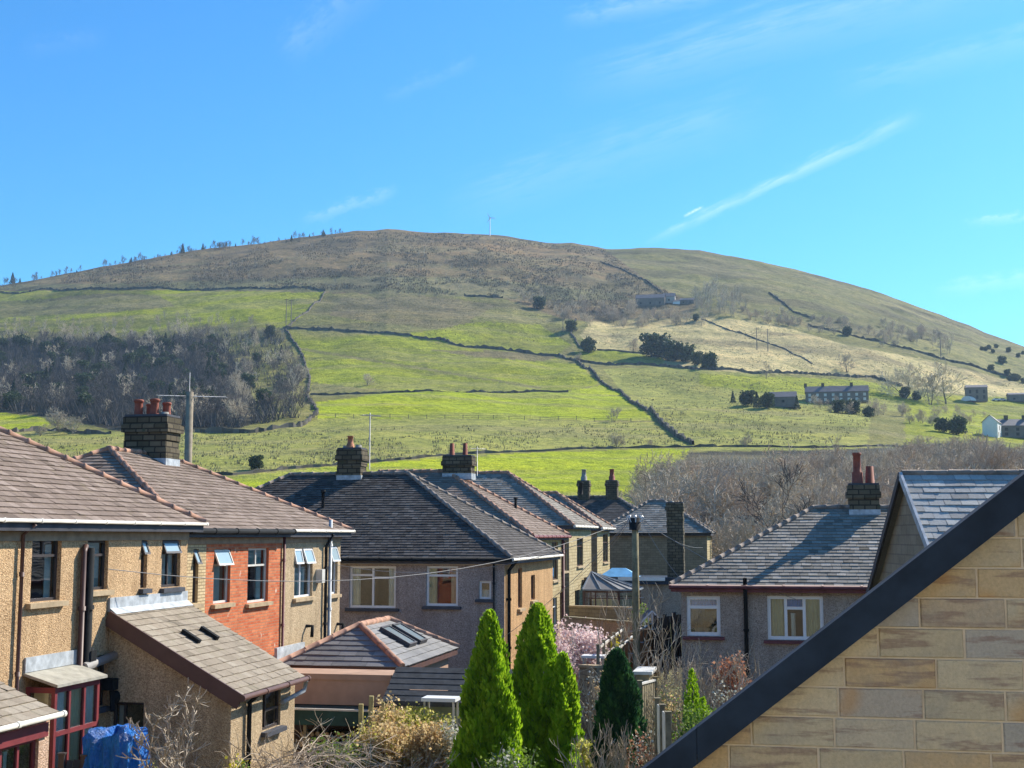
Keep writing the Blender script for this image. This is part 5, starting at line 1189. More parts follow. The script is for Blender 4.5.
def conifer(h, w, seed, n=5200, size=.17, notch=None, shape=1.0):
    """dense upright conifer made of thousands of small sprays"""
    rng=random.Random(seed); mb=MB(); ph=[rng.uniform(0,6.28) for _ in range(8)]
    def R(t,a):
        b=w/2*(min(1,(t+.06)/.22)**.5)*(max(0,1-t)**(.62*shape))*1.2
        l=1+.16*math.sin(3*a+ph[0]+t*5)+.13*math.sin(4*a+ph[1]-t*13)+.11*math.sin(7*a+ph[2]+t*19)+.07*math.sin(12*a+t*37)
        return b*l
    for i in range(n):
        t=rng.random()**1.25; a=rng.uniform(0,6.283); k=rng.uniform(.72,1.03) if rng.random()<.85 else rng.uniform(.3,.8); rr=R(t,a)*k
        p=Vector((rr*math.cos(a),rr*math.sin(a),t*h)); o=Vector((math.cos(a),math.sin(a),0))
        d=(Vector((0,0,1))+o*.35+rvec(rng,.22)).normalized(); sd=d.cross(o).normalized(); s=size*rng.uniform(.6,1.3)*(1.15-.5*t)
        clump=.5+.5*math.sin(5*a+ph[3]+t*19)*math.sin(t*33+ph[4]+2*a); r=min(1,max(0,.15+.65*clump+rng.gauss(0,.2)))
        q=rvec(rng,.25)
        s1=(sd+q).normalized()*s*.28
        mb.face([p,p+d*s*.5+s1,p+d*s,p+d*s*.5-s1],None,r)
        f=(o+q*.5).normalized()*s*.25; mb.face([p,p+d*s*.45+f,p+d*s*.9,p+d*s*.45-f],None,r*.9)
    return mb
def plant_conifer(px,py,Y,w,label,mat='thuja',seed=1,n=5200,name='conifer',size=.17,twin=None,shape=1.0):
    p=at(px,py,Y); g=H(p.x,p.y)-.1; h=p.z-g; r=empty(name,(p.x,p.y,g),label=label,cat='tree')
    conifer(h,w,seed,n,size,shape=shape).build('crown',M[mat],r); t=MB(); t.tube([(0,0,-.2),(0,0,h*.5),(0,0,h*.85)],[.12,.07,.02],7); t.build('trunk',M['bark'],r)
    return r
plant_conifer(490,614,27.5,1.22,'bright green conical conifer, leftmost of the tall garden conifers',seed=3,n=12000,shape=.95)
plant_conifer(538,607,29.5,1.34,'tallest bright green conifer with pointed top, middle of the garden group',seed=4,n=13500,shape=.85)
plant_conifer(563,656,29.0,.78,'narrower bright green conifer pressed against the right side of the tallest one',seed=5,n=6500,shape=.85)
plant_conifer(617,652,31.0,1.08,'dark blue green bushy conifer in front of the telegraph pole','thuja_dark',seed=6,n=8500,shape=.75)
plant_conifer(692,671,33,.55,'small slim bright green conifer by the right hand house',seed=7,n=1600,size=.12,shape=.8)
plant_conifer(703,699,32,.45,'low bright green conifer bump against the small slim one',seed=8,n=900,size=.12,shape=.7)

def shrub(name,px,py,Y,wd,label,mats,counts,size=.07,seed=1,cat='shrub',twigs=1,twm='twig',stems=10,lump=.3,bottom=0.0,hmax=None,leafb=None):
    """twiggy shrub with leaves: the photo spot is its top"""
    rng=random.Random(seed); p=at(px,py,Y); g=H(p.x,p.y)-.05; h=p.z-g
    r=empty(name,(p.x,p.y,g),label=label,cat=cat)
    if twigs:
        s=MB()
        for k in range(stems):
            a=rng.uniform(0,6.283); d=Vector((math.cos(a)*wd/h*.55,math.sin(a)*wd/h*.55,1)).normalized()
            branch(s,Vector((math.cos(a)*.08,math.sin(a)*.08,-.1)),d,h*.5,.025,2,rng,4,3,.55,.15,5,.005,.66,3)
        s.build('stems',M[twm],r)
    for (mt,cn) in zip(mats,counts):
        l=MB()
        for b in range(7):
            a=rng.uniform(0,6.283); q=rng.uniform(0,.30)*wd; zz=rng.uniform(.45,.78)*h
            leafball(l,(math.cos(a)*q,math.sin(a)*q,zz),wd*rng.uniform(.2,.34),wd*rng.uniform(.2,.34),min(h*.4,wd*.5)*rng.uniform(.5,.8),cn//7,size,rng,.35,lump=lump,base=bottom)
        if mt in('blossom',): l.build('blossom',M[mt],r)
        else: l.build('foliage',M[mt],r)
    return r
shrub('blossom_bush',583,626,45,3.0,'bush covered in pale pink blossom in front of the brown garden wall',['blossom'],[9500],.085,3,twm='twig_pale',stems=12)
shrub('blossom_bush',561,637,43.5,1.9,'lower pink blossom branches directly right of the tallest conifer',['blossom'],[4200],.085,13,twm='twig_pale',stems=8)
shrub('forsythia',612,622,47,1.1,'small yellow flowering shrub above the white rail fence',['daff','leaf_green'],[700,300],.07,14,stems=6)
shrub('beech_bush',735,641,36.5,1.5,'russet leaved beech bush by the wall of the right house',['leaf_beech'],[2300],.075,5,stems=10,twm='twig_pale')
shrub('hedge_bush',402,700,30.0,2.2,'yellowish leafy bush left of the tallest conifers, above the dry tan stalks',['leaf_yellow','leaf_tan'],[9000,4200],.065,6,stems=7,twm='twig_pale')
shrub('hedge_bush',446,716,29.4,1.0,'variegated white and green bush touching the leftmost conifer',['leaf_white','leaf_green'],[1500,800],.06,7,stems=6)
shrub('hedge_bush',428,716,29.2,1.7,'dry tan and orange leafed bush at the lower edge',['leaf_tan'],[8500],.06,8,stems=7,twm='twig_pale')
shrub('hedge_bush',380,720,29.0,1.6,'dry tan stalky bush beside the timber posts',['leaf_tan','leaf_yellow'],[6000,4000],.06,9,stems=8,twm='twig_pale')
shrub('hedge_bush',345,736,28.6,1.5,'green leafed bramble bush below the log store',['leaf_green','leaf_yellow'],[1500,500],.07,10,stems=10)
shrub('garden_bush',700,702,31.5,1.5,'mid green bush under the small slim conifer',['leaf_green'],[2400],.065,11,stems=8)
shrub('garden_bush',672,676,34,1.3,'brown twiggy bush behind the pale fence boards',['leaf_tan','leaf_green'],[500,300],.05,12,stems=16)
shrub('garden_bush',142,742,24.5,.75,'small light green bush at the foot of the bare climbing tree',['leaf_green','leaf_yellow'],[700,500],.06,15,stems=6)
shrub('garden_bush',643,724,29,1.2,'pinkish brown twiggy bush between dark conifer and pale fence',['leaf_beech','leaf_white'],[250,120],.06,16,stems=16,twm='twig_purple')
shrub('garden_bush',508,742,26.3,1.3,'dark green low bush between the two tall conifers',['leaf_green','leaf_white'],[1300,200],.06,17,stems=8)
shrub('garden_bush',240,752,25.7,1.0,'low bush with yellow flowers under the trellis',['daff','leaf_green'],[500,300],.06,18,stems=8,twm='twig_purple')
shrub('garden_bush',640,585,52,1.2,'grey green bush behind the right fence panels',['leaf_green','leaf_tan'],[900,300],.07,19,stems=8)
shrub('garden_bush',600,664,36,1.5,'bluish grey bush between bright conifers and dark conifer',['leaf_white','leaf_tan'],[260,500],.06,20,stems=14)
shrub('garden_bush',725,672,34.5,1.2,'grey twiggy bush under the russet beech bush',['leaf_white'],[500],.06,29,stems=14)
shrub('garden_bush',585,725,27.5,.5,'little yellow bush head at the foot of the narrow bright conifer',['leaf_yellow'],[500],.06,30,stems=5)
def brambles(px,py,Y,wd,label,seed,n=26,mt='twig_purple',name='bramble',r=.012):
    rng=random.Random(seed); p=at(px,py,Y); g=H(p.x,p.y)-.05; h=p.z-g; mb=MB()
    for k in range(n):
        x=rng.uniform(-wd/2,wd/2); a=rng.uniform(0,6.283); q=Vector((x,rng.uniform(-.5,.5),0)); d=Vector((math.cos(a)*.35,math.sin(a)*.35,1)).normalized(); pts=[q]; L=h*rng.uniform(.8,1.5)
        for i in range(8):
            d=(d+Vector((math.cos(a)*.16,math.sin(a)*.16,-.17*i/3))+rvec(rng,.06)).normalized(); pts.append(pts[-1]+d*L/8)
        pts=[v if v.z>0 else Vector((v.x,v.y,0)) for v in pts]
        mb.tube(pts,[r*(1.2-.1*i) for i in range(9)],4,rng.random(),cap=False)
        for i in (2,3,4,5,6):
            branch(mb,pts[i],(d+rvec(rng,.8)+Vector((0,0,.3))).normalized(),L*.2,r*.7,3,rng,4,3,.7,.05,5,.004,.7,2)
    return tag(mb.build(name,M[mt],loc=(p.x,p.y,g)),label,'bramble')
brambles(255,712,26.5,1.5,'tangle of bare brown bramble stems against the trellis',2,34)
brambles(300,702,27.5,1.8,'tangle of bare bramble stems in front of the log pile',3,34,'twig')
brambles(330,716,26.5,1.6,'purplish brown bramble stems below the log store canopy',4,24)
brambles(212,735,24.8,1.4,'lowest bare bramble tangle at the foot of the lean-to wall',5,26,'twig_pale')
brambles(385,742,26.0,1.2,'dry pale stalks at the lower edge under the leafy bush',6,34,'twig_pale',r=.009)
def near_tree(name,px,py,Y,label,seed,stems=1,minr=.006,maxl=4,nsub=3,mt='twig',bk='bark',spread=.6,rad=None,low=.25,up=.1):
    p=at(px,py,Y); g=H(p.x,p.y)-.05; h=(p.z-g); r=empty(name,(p.x,p.y,g),label=label,cat='tree')
    t,c=bare_tree(h*.86,seed,maxl,nsub,spread,minr,stems=stems,rad=rad,low=low,up=up); t.build('trunk',M[bk],r); c.build('crown',M[mt],r); return r
near_tree('bare_tree',186,655,24.2,'bare pale stemmed tree against the shaded lean-to wall',5,stems=3,rad=.07,minr=.010,mt='twig_pale',bk='bark_pale',spread=.75,maxl=4)
near_tree('bare_tree',664,560,36.5,'bare multi stemmed grey tree at the corner of the right hand house',6,stems=4,rad=.06,mt='twig_pale',bk='bark_pale',up=.2,spread=.5,low=.15)
near_tree('bare_tree',722,600,35.5,'thin bare tree between the two windows of the right hand house',7,stems=3,rad=.045,mt='twig_pale',bk='bark_pale',spread=.6)
near_tree('sapling',614,690,28.0,'thin upright bare sapling in front of the dark conifer',8,stems=4,rad=.03,mt='twig_pale',bk='bark_pale',spread=.35,up=.35,maxl=3)
near_tree('bare_tree',845,594,36.0,'fine bare twigs rising over the gutter of the right hand house',9,stems=2,rad=.04,mt='twig_pale',bk='bark_pale',spread=.6)
near_tree('sapling',575,700,27.0,'crooked bare sapling at the foot of the bright conifers',18,stems=2,rad=.025,mt='twig_pale',bk='bark_pale',spread=.5,up=.3,maxl=3)

# ------------------------------------------------------------------ woods: shared meshes
def far_mesh(seed,h=10,stems=1,minr=.05,maxl=3,nsub=3,mt='twig_far',spread=.7,up=.1,low=.2,bk='bark'):
    t,c=bare_tree(h,seed,maxl,nsub,spread,minr,stems=stems,low=low,up=up); n=len(t.v)
    t.f+= [tuple(i+n for i in f) for f in c.f]; t.v+=c.v; t.uv+=c.uv; t.r+=c.r; t.m+=[1]*len(c.f); t.sm+=c.sm
    return t.mesh('bare_tree',[M[bk],M[mt]])
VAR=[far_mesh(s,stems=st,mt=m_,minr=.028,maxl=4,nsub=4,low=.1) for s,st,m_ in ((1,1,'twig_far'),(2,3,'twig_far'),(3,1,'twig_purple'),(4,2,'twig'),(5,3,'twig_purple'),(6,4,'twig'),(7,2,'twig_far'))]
BIR=[far_mesh(s,h=10,minr=.035,maxl=3,nsub=4,mt=m_,spread=.5,up=.25,low=.12,bk='bark_pale') for s,m_ in ((11,'twig_far'),(12,'twig_purple'),(13,'twig'))]
WOODV=[far_mesh(s,h=10,stems=st,minr=.05,maxl=3,nsub=4,mt=m_,low=.1) for s,st,m_ in ((31,1,'wood_shade'),(32,2,'wood_shade'),(33,1,'wood_shade'),(34,3,'wood_mid'),(35,1,'wood_shade'),(36,2,'twig_far'))]
WOODL=VAR[:2]+BIR[:1]+WOODV[3:]+[WOODV[3]]*3
SKYL=[far_mesh(s,h=10,minr=.07,maxl=3,nsub=4,mt='wood_mid',spread=.5,up=.25,low=.12) for s in (41,42)]
def inst(me,name,loc,h,rz,label=None,cat='tree',group=None,w=1):
    o=bpy.data.objects.new(name,me); COL.objects.link(o); o.location=loc; o.rotation_euler=(0,0,rz); s=h/10; o.scale=(s*w,s*w,s); return tag(o,label,cat,group)
rng=random.Random(99)
# valley wood (individual trees)
def edge(xs,ys): return lambda x: float(np.interp(x,xs,ys))
topv=edge([-40,560,600,640,680,700,760,800,850,900,950,1000,1080],[520,505,482,463,452,450,450,448,446,440,436,438,440])
cnt=0; tries=0
while cnt<430 and tries<40000:
    tries+=1
    az=rng.uniform(D2R(1.5),D2R(25)); d=rng.uniform(105,360); x,y=d*math.sin(az),d*math.cos(az); z=H(x,y)
    X=512+F*x/(y*CP+z*SP); h=rng.uniform(7,13) if d>140 else rng.uniform(6,8.5)
    top=384-F*(-y*SP+(z+h)*CP)/(y*CP+(z+h)*SP)
    if X<545 or top<topv(X)+rng.uniform(-8,6) : continue
    if X<640 and d>150: continue
    inst(rng.choice(VAR),'bare_tree',(x,y,z),h,rng.uniform(0,6.28),'bare winter tree in the dense valley wood beyond the houses',group='bare trees of the valley wood',w=rng.uniform(.9,1.3)); cnt+=1
# undergrowth of the valley wood
def thicket(name,spots,mat,h,n,label,seed,cat='undergrowth',wd=1.2):
    rg=random.Random(seed); mb=MB()
    for p in spots:
        for k in range(n):
            a=rg.uniform(0,6.283); l=h*rg.uniform(.5,1.3); b=p+Vector((rg.uniform(-wd,wd),rg.uniform(-wd,wd),0)); t=b+Vector((math.cos(a)*l*.5,math.sin(a)*l*.5,l)); s=Vector((rg.uniform(-1,1),rg.uniform(-1,1),0)).normalized()*h*.035
            mb.face([b-s,b+s,t],None,rg.random())
    return tag(mb.build(name,M[mat]),label,cat,kind='stuff')
sp=[]
while len(sp)<4600:
    az=rng.uniform(D2R(0),D2R(30)); d=rng.uniform(100,365); x,y=d*math.sin(az),d*math.cos(az); z=H(x,y); X=512+F*x/(y*CP+z*SP)
    top=384-F*(-y*SP+(z+3.5)*CP)/(y*CP+(z+3.5)*SP)
    if top<topv(X)+3 or (X<640 and d>150): continue
    sp.append(Vector((x,y,z)))
thicket('undergrowth',sp,'twig_far',3.2,16,'brown leafless undergrowth filling the valley wood',5)
# a few detailed big trees in front of the valley wood
def big(px,ptop,Y,label,seed,stems=1,mt='twig',spread=.7,w=1,minr=.02,maxl=5,nsub=3,low=.2):
    p=at(px,ptop,Y); g=H(p.x,p.y)-.2; h=p.z-g; r=empty('bare_tree',(p.x,p.y,g),label=label,cat='tree'); t,c=bare_tree(h*.88,seed,maxl,nsub,spread,minr,stems=stems,low=low); t.build('trunk',M['bark'],r); c.build('crown',M[mt],r)
big(770,446,112,'tall bare tree with dark upright trunk behind the right hand slate roof',21,1,'twig_dark',.6)
big(737,474,98,'rounded multi stemmed bare tree left of the right hand slate roof',22,5,'twig',.6,minr=.016)
big(955,440,120,'wide bare dark branched tree above the gabled slate roof',23,2,'twig_dark',.8)
big(1010,437,125,'bare dark branched tree at the right border',24,2,'twig_dark',.8)
big(905,452,110,'bare tree standing behind the right hand chimney',25,3,'twig',.7)
# left wood on the shaded bank
def inwood(px,py): return bool(inpoly(np.array([px]),np.array([py]),[(-60,334),(60,336),(120,340),(200,330),(275,330),(296,352),(306,382),(300,402),(306,414),(250,428),(120,428),(60,414),(-60,408)])[0])
cnt=0
while cnt<290:
    px=rng.uniform(-40,306); py=rng.uniform(330,428)
    if not inwood(px,py): continue
    p=hill(px,py); 
    if px>215 and rng.random()<.45: continue
    if py<342 and rng.random()<.4: continue
    inst(rng.choice(WOODV if px<225 and py>345 else WOODL),'bare_tree',p,rng.uniform(7,12),rng.uniform(0,6.28),'bare grey tree in the shaded wood on the left hillside',group='bare trees of the left hillside wood',w=rng.uniform(.8,1.1)); cnt+=1
ever=[far for far in ()]
def ball_mesh(seed,mat='evergreen',n=1300,shape='round'):
    rg=random.Random(seed); mb=MB(); 
    if shape=='round':
        leafball(mb,(rg.uniform(-.5,.5),0,4.4),rg.uniform(3.4,4.2),4.0,4.3,n,.9,rg,.55,lump=.22,base=.0)
        for b in range(11):
            a=rg.uniform(0,6.28); q=rg.uniform(1.5,3.8); leafball(mb,(math.cos(a)*q,math.sin(a)*q,rg.uniform(1.5,8.3)),1.9,1.9,1.7,n//11,.8,rg,.6,lump=.2,base=.0)
    else:
        for i in range(n):
            t=rg.random()**1.2; a=rg.uniform(0,6.283); rr=2.5*(1-t)*rg.uniform(.55,1.05)*(1+.15*math.sin(a*3+t*9))+.1; leaf(mb,Vector((rr*math.cos(a),rr*math.sin(a),.6+t*9.4)),.75,rg)
    mb.tube([(0,0,-.5),(0,0,7)],[.3,.1],6,m=1); return mb.mesh('evergreen',[M[mat],M['bark']])
EV=[ball_mesh(1),ball_mesh(2),ball_mesh(3)]; PI_=[ball_mesh(4,'pine',700,'cone'),ball_mesh(5,'pine',700,'cone')]
for k in range(150):
    while True:
        px=rng.uniform(-30,290); py=rng.uniform(336,410)
        if inwood(px,py) and (px<215 and py>344 or rng.random()<.12): break
    inst(rng.choice(EV+PI_),'evergreen_tree',hill(px,py),rng.uniform(5,8.5),rng.uniform(0,6),'dark evergreen standing among bare trees of the left wood',group='dark evergreens of the left hillside wood')
sp=[]
while len(sp)<3600:
    px=rng.uniform(-60,310); py=rng.uniform(330,432)
    if inwood(px,py) and (px<212+rng.gauss(0,22) and py>346+rng.gauss(0,8) or rng.random()<.12): sp.append(hill(px,py)+Vector((rng.uniform(-2,2),rng.uniform(-2,2),0)))
thicket('undergrowth',sp,'wood_shade',4.5,14,'dark undergrowth covering the floor of the left hillside wood',6,wd=2)
# scattered trees: fringe above the wood, around the farm, moor
def scatter(n,poly,meshes,h0,h1,label,group,name=None,w=1):
    name=name or ('birch_tree' if meshes is BIR else 'bare_tree')
    xs=[p[0] for p in poly]; ys=[p[1] for p in poly]; c=0
    while c<n:
        px=rng.uniform(min(xs),max(xs)); py=rng.uniform(min(ys),max(ys))
        if not inpoly(np.array([px]),np.array([py]),poly)[0]: continue
        inst(rng.choice(meshes),name,hill(px,py),rng.uniform(h0,h1),rng.uniform(0,6.28),label,group=group,w=w); c+=1
scatter(150,[(-20,326),(60,322),(150,318),(250,322),(285,328),(296,350),(200,342),(60,346),(-20,345)],BIR,4,8,'thin birch along the upper edge of the left hillside wood','birches on the upper edge of the left wood')
scatter(60,[(505,292),(560,300),(620,306),(700,318),(720,325),(600,330),(575,322),(540,312)],VAR,6,9,'bare tree in the belt below the hill farm','bare trees in the belt below the hill farm')
scatter(42,[(692,300),(715,291),(745,297),(750,318),(695,316)],BIR,8,13,'slim upright tree in the plantation right of the hill farm','plantation right of the hill farm')
scatter(55,[(740,310),(850,322),(905,345),(900,352),(850,338),(750,322)],VAR,4,7,'low bare tree along the foot of the green far slope','bare trees along the foot of the far slope')
scatter(34,[(880,325),(930,335),(960,345),(955,355),(915,352),(880,340)],BIR+VAR,6,10,'bare tree in the copse on the right shoulder of the hill','copse on the right shoulder of the hill')
scatter(40,[(800,402),(900,412),(985,414),(985,425),(930,428),(870,418),(800,412)],VAR,3,6,'bush in the hedgerow below the stone terrace','bushes below the stone terrace')
scatter(9,[(975,342),(1024,352),(1024,362),(980,352)],EV,2.5,4.5,'dark evergreen on the far right shoulder','dark evergreens on the far right shoulder','evergreen_tree')
scatter(7,[(978,365),(1024,376),(1024,384),(980,376)],EV,3,4.5,'evergreen in the lower row at the right border','lower evergreens at the right border','evergreen_tree')
scatter(110,[(0,281),(100,270),(200,256),(330,240),(450,245),(560,262),(640,280),(600,300),(500,292),(330,288),(100,285)],BIR,3,6.5,'thin birch scattered over the brown moor','birches scattered over the brown moor',w=.8)
# skyline trees
CL=[5,22,48,70,88,122,130,142,150,165,178,188,200,212,224,232,244,256,268,280,292,305,318,330,342]
for k in range(130):
    px=max(-5,min(350,rng.gauss(rng.choice(CL),4))); d=ray(px,0); az=math.atan2(d.x,d.y); D=DR*rng.uniform(.985,.999); x,y=D*math.sin(az),D*math.cos(az)
    inst(rng.choice(SKYL*4+PI_[:1]),'skyline_tree',(x,y,H(x,y)-.3),rng.choice([3,4,4,5,6,8,9])*rng.uniform(.7,1.2),rng.uniform(0,6.28),'small tree standing on the left skyline of the hill',group='trees on the left skyline')
# single trees one can point at
def one(px,py,hpx,me,label,name='evergreen_tree',w=1):
    p=hill(px,py); h=hpx*p.length/F; inst(me,name,p,h,rng.uniform(0,6),label,w=w)
for a in ((540,309,14,EV[0],'lone dark evergreen just right of the short wall below the moor'),(571,331,13,EV[1],'dark evergreen at the corner where the tan field begins'),(588,352,17,EV[2],'round dark evergreen on the left edge of the tan field'),
  (657,357,26,EV[0],'largest round evergreen in the clump on the tan field',1.3),(672,361,24,EV[1],'evergreen attached to the right of the largest in the clump'),(686,362,20,EV[2],'middle evergreen of the tan field clump'),(697,365,14,EV[0],'smallest evergreen of the tan field clump'),(710,370,19,EV[1],'rightmost round evergreen of the tan field clump'),
  (696,321,8,EV[0],'small evergreen below the plantation of slim trees'),(848,336,11,EV[1],'dark evergreen on the upper dark wall right of centre'),
  (747,406,17,EV[0],'leftmost dark evergreen beside the blank stone barn'),(757,408,16,PI_[0],'pointed dark evergreen of the group left of the stone barn'),(767,408,17,EV[2],'dark evergreen touching the blank stone barn'),(733,403,12,PI_[1],'small upright evergreen left of the barn group'),(797,410,14,PI_[0],'narrow evergreen between the barn and the terrace'),
  (838,413,14,EV[0],'dark bush in front of the stone terrace, left one'),(852,414,16,EV[1],'dark bush in front of the stone terrace, right one'),(868,417,12,EV[2],'bush at the right end of the terrace'),(905,398,12,EV[0],'dark evergreen under the big bare trees on the right'),(916,400,10,EV[1],'small dark evergreen beside the big bare trees'),
  (957,434,20,EV[2],'large green bush left of the white house'),(943,432,15,EV[0],'green bush second left of the white house'),(1002,364,9,EV[1],'dark tree above the barns at right'),(255,470,16,EV[0],'small dark bush at the fence under the pale field')):
    one(*a[:5],w=a[5] if len(a)>5 else 1)
for a in ((367,385,14,VAR[1],'small lone bare tree in the middle of the bright green field'),(614,422,18,VAR[3],'lone rounded tree at the lower edge of the brightest field'),(617,448,17,VAR[5],'lone tree by the bottom field wall'),(633,351,14,VAR[4],'lone bare tree left of the evergreen clump'),
  (766,379,16,VAR[2],'lone bare tree on the long wall above the terrace'),(847,372,22,VAR[3],'broad bare tree on the tan field near its lower wall'),(786,321,10,VAR[0],'small bare tree at the head of the tan field'),(906,398,38,VAR[1],'broad bare tree right of the stone terrace'),
  (930,404,40,VAR[3],'bare tree, left one of the big pair by the barns'),(946,404,42,VAR[0],'bare tree, right one of the big pair by the barns'),(60,432,26,VAR[5],'rounded bare bush in the left green field'),(73,434,22,VAR[3],'smaller bare bush touching the rounded one in the left field'),(40,436,13,VAR[5],'low bare scrub in the left green field'),(578,362,10,VAR[4],'bare scrub below the round evergreen'),
  (745,447,14,VAR[5],'low bare bush right of the bottom field wall'),(650,447,8,VAR[4],'tiny bare bush on the bottom field wall')):
    one(*a[:5],'bare_tree',1.25)
# scrub on the moor and tussocks in the rough fields
def tufts(name,polys,n,h,mat,label,seed,k=4,wd=1.0,cat='scrub'):
    rg=random.Random(seed); mb=MB(); np_=0
    for poly,share in polys:
        xs=[p[0] for p in poly]; ys=[p[1] for p in poly]; c=0; N_=int(n*share)
        P=np.array([(rg.uniform(min(xs),max(xs)),rg.uniform(min(ys),max(ys))) for _ in range(N_*4)]); P=P[inpoly(P[:,0],P[:,1],poly)]; P=P[fbm(P[:,0]/26,P[:,1]/7,seed,3)>.41][:N_]
        for (px,py) in P:
            p=hill(px,py); hh=h*rg.uniform(.4,1.3); tone=rg.random()
            for i in range(k):
                a=rg.uniform(0,6.283); b=p+Vector((rg.uniform(-wd,wd),rg.uniform(-wd,wd),-.1)); t=b+Vector((math.cos(a)*hh*.4,math.sin(a)*hh*.4,hh)); s=Vector((math.sin(a),math.cos(a),0))*hh*.22; mb.face([b-s,b+s,t],None,tone*.7+rg.random()*.3)
    return tag(mb.build(name,M[mat]),label,cat,kind='stuff')
moorp=[(-20,284),(0,286),(100,268),(200,252),(300,239),(390,232),(480,235),(560,245),(604,250),(650,282),(690,305),(590,318),(505,297),(325,290),(130,288),(-20,290)]
tufts('heather_scrub',[(moorp,1)],12000,1.15,'heather','dark heather and birch scrub covering the brown moor',7,4,1.5)
tufts('rough_grass',[([(20,440),(300,430),(655,423),(688,445),(520,451),(400,459),(232,474),(20,470)],.3),([(604,371),(760,376),(900,390),(866,430),(820,445),(696,445),(645,410)],.28),([(590,322),(690,318),(764,323),(850,347),(1024,385),(1024,400),(905,388),(764,372),(640,361),(580,335)],.25),([(330,296),(500,300),(560,318),(570,344),(400,332),(300,326)],.17)],11000,.6,'rush','pale rush tussocks spread through the rough pastures',8,3,.6,'grass')
# ------------------------------------------------------------------ field walls
def fieldwall(pts,label,h=1.5,w=.85,mat='drystone'):
    P=[hill(*p) for p in pts]; Q=[P[0]]
    for a,b in zip(P[:-1],P[1:]):
        n=max(1,int((b-a).length/1.6)); 
        for k in range(1,n+1): q=lerp(a,b,k/n); Q.append(Vector((q.x,q.y,H(q.x,q.y))))
    o=Q[0].copy(); mb=MB(); rg=random.Random(len(Q)); prev=None
    for i,q in enumerate(Q):
        d=(Q[min(i+1,len(Q)-1)]-Q[max(i-1,0)]); d.z=0; d.normalize(); n=Vector((-d.y,d.x,0)); q=q-o+n*rg.uniform(-.35,.35); hh=h*.5*rg.choice([.5,.8,.9,1,1,1.1,1.3,1.6]); ww=w*rg.uniform(.8,1.2)
        c=[q-n*ww/2-Vector((0,0,.5)),q-n*ww*.35+Vector((0,0,hh)),q+n*ww*.35+Vector((0,0,hh)),q+n*ww/2-Vector((0,0,.5))]
        if prev:
            r=rg.random()
            for k in range(3): mb.face([prev[k],c[k],c[k+1],prev[k+1]],None,r)
        prev=c
    return tag(mb.build('field_wall',M[mat],loc=o),label,'wall')
M['drystone']=barkmat('drystone',(.06,.052,.04),(.17,.15,.12)); M['hedge']=barkmat('hedge_dark',(.035,.04,.025),(.09,.085,.05))
for pts,lab,h in (([(-30,290),(60,291),(130,289),(200,290),(325,291)],'long dark wall between the brown moor and the top left field',2.2),
  ([(325,292),(308,312),(287,327)],'short steep wall running down from the moor corner to the wood',1.6),
  ([(283,328),(300,350),(310,378),(306,398),(318,414)],'dark wall along the right edge of the left wood',1.7),
  ([(318,414),(300,427),(250,433),(195,432)],'curved wall under the left wood',2.2),
  ([(284,329),(340,331),(400,335),(440,340),(465,347),(520,352),(558,356),(576,361),(612,365),(664,366),(716,371),(764,373),(816,375),(873,377),(902,386)],'longest dark wall crossing the whole hillside from the wood to the terrace',2.4),
  ([(578,362),(598,380),(622,393),(645,410),(670,432),(692,445)],'diagonal dark wall running down right beside the brightest field',2.6),
  ([(310,395),(380,393),(446,392),(530,392),(568,392)],'wall above the brightest green field',1.5),
  ([(60,472),(232,475),(300,468),(400,460),(450,455),(520,452),(620,448),(700,447),(800,448),(860,447),(930,446),(985,443)],'bottom wall along the narrow bright green strip',1.0),
  ([(808,326),(850,335),(889,345),(931,356),(978,368),(1024,381),(1060,390)],'dark wall descending to the right border above the barns',2.4),
  ([(769,293),(793,312),(815,319)],'short dark wall on the green far slope',2.2),
  ([(701,319),(737,332),(758,340),(787,350),(812,364)],'broken wall running down inside the tan field',1.2),
  ([(464,296),(485,297),(503,298)],'short isolated wall at the foot of the brown moor',2.6),
  ([(576,320),(571,333),(578,345),(590,353)],'short wall curving past the dark evergreens at the corner of the tan field',1.6),
  ([(597,350),(640,353),(664,358)],'shadowy wall under the evergreen clump',1.4),
  ([(0,434),(40,430),(75,433),(110,434)],'left wall beside the rounded bare bush',1.8),
  ([(600,262),(640,278),(662,292)],'low wall below the ridge line between moor and green slope',2.0)):
    fieldwall(pts,lab,h)
# fence with thin posts
def thinfence(pts,label,h=1.3,gap=5):
    P=[hill(*p) for p in pts]; o=P[0].copy(); r=empty('field_fence',o,label=label,cat='fence'); m=MB(); w_=MB(); prev=None
    for a,b in zip(P[:-1],P[1:]):
        n=max(1,int((b-a).length/gap))
        for k in range(n):
            q=lerp(a,b,k/n); q=Vector((q.x,q.y,H(q.x,q.y)))-o; m.box(q.x-.09,q.x+.09,q.y-.09,q.y+.09,q.z-.3,q.z+h)
            if prev: w_.bar(prev+Vector((0,0,h*.85)),q+Vector((0,0,h*.85)),.06); w_.bar(prev+Vector((0,0,h*.4)),q+Vector((0,0,h*.4)),.06)
            prev=q
    w_.build('rails',M['timber'],r)
    pm=m.build('posts',M['timber'],r); pm['kind']='stuff'
thinfence([(317,418),(390,418),(463,419),(540,421),(612,422),(650,422)],'thin post fence under the brightest green field')
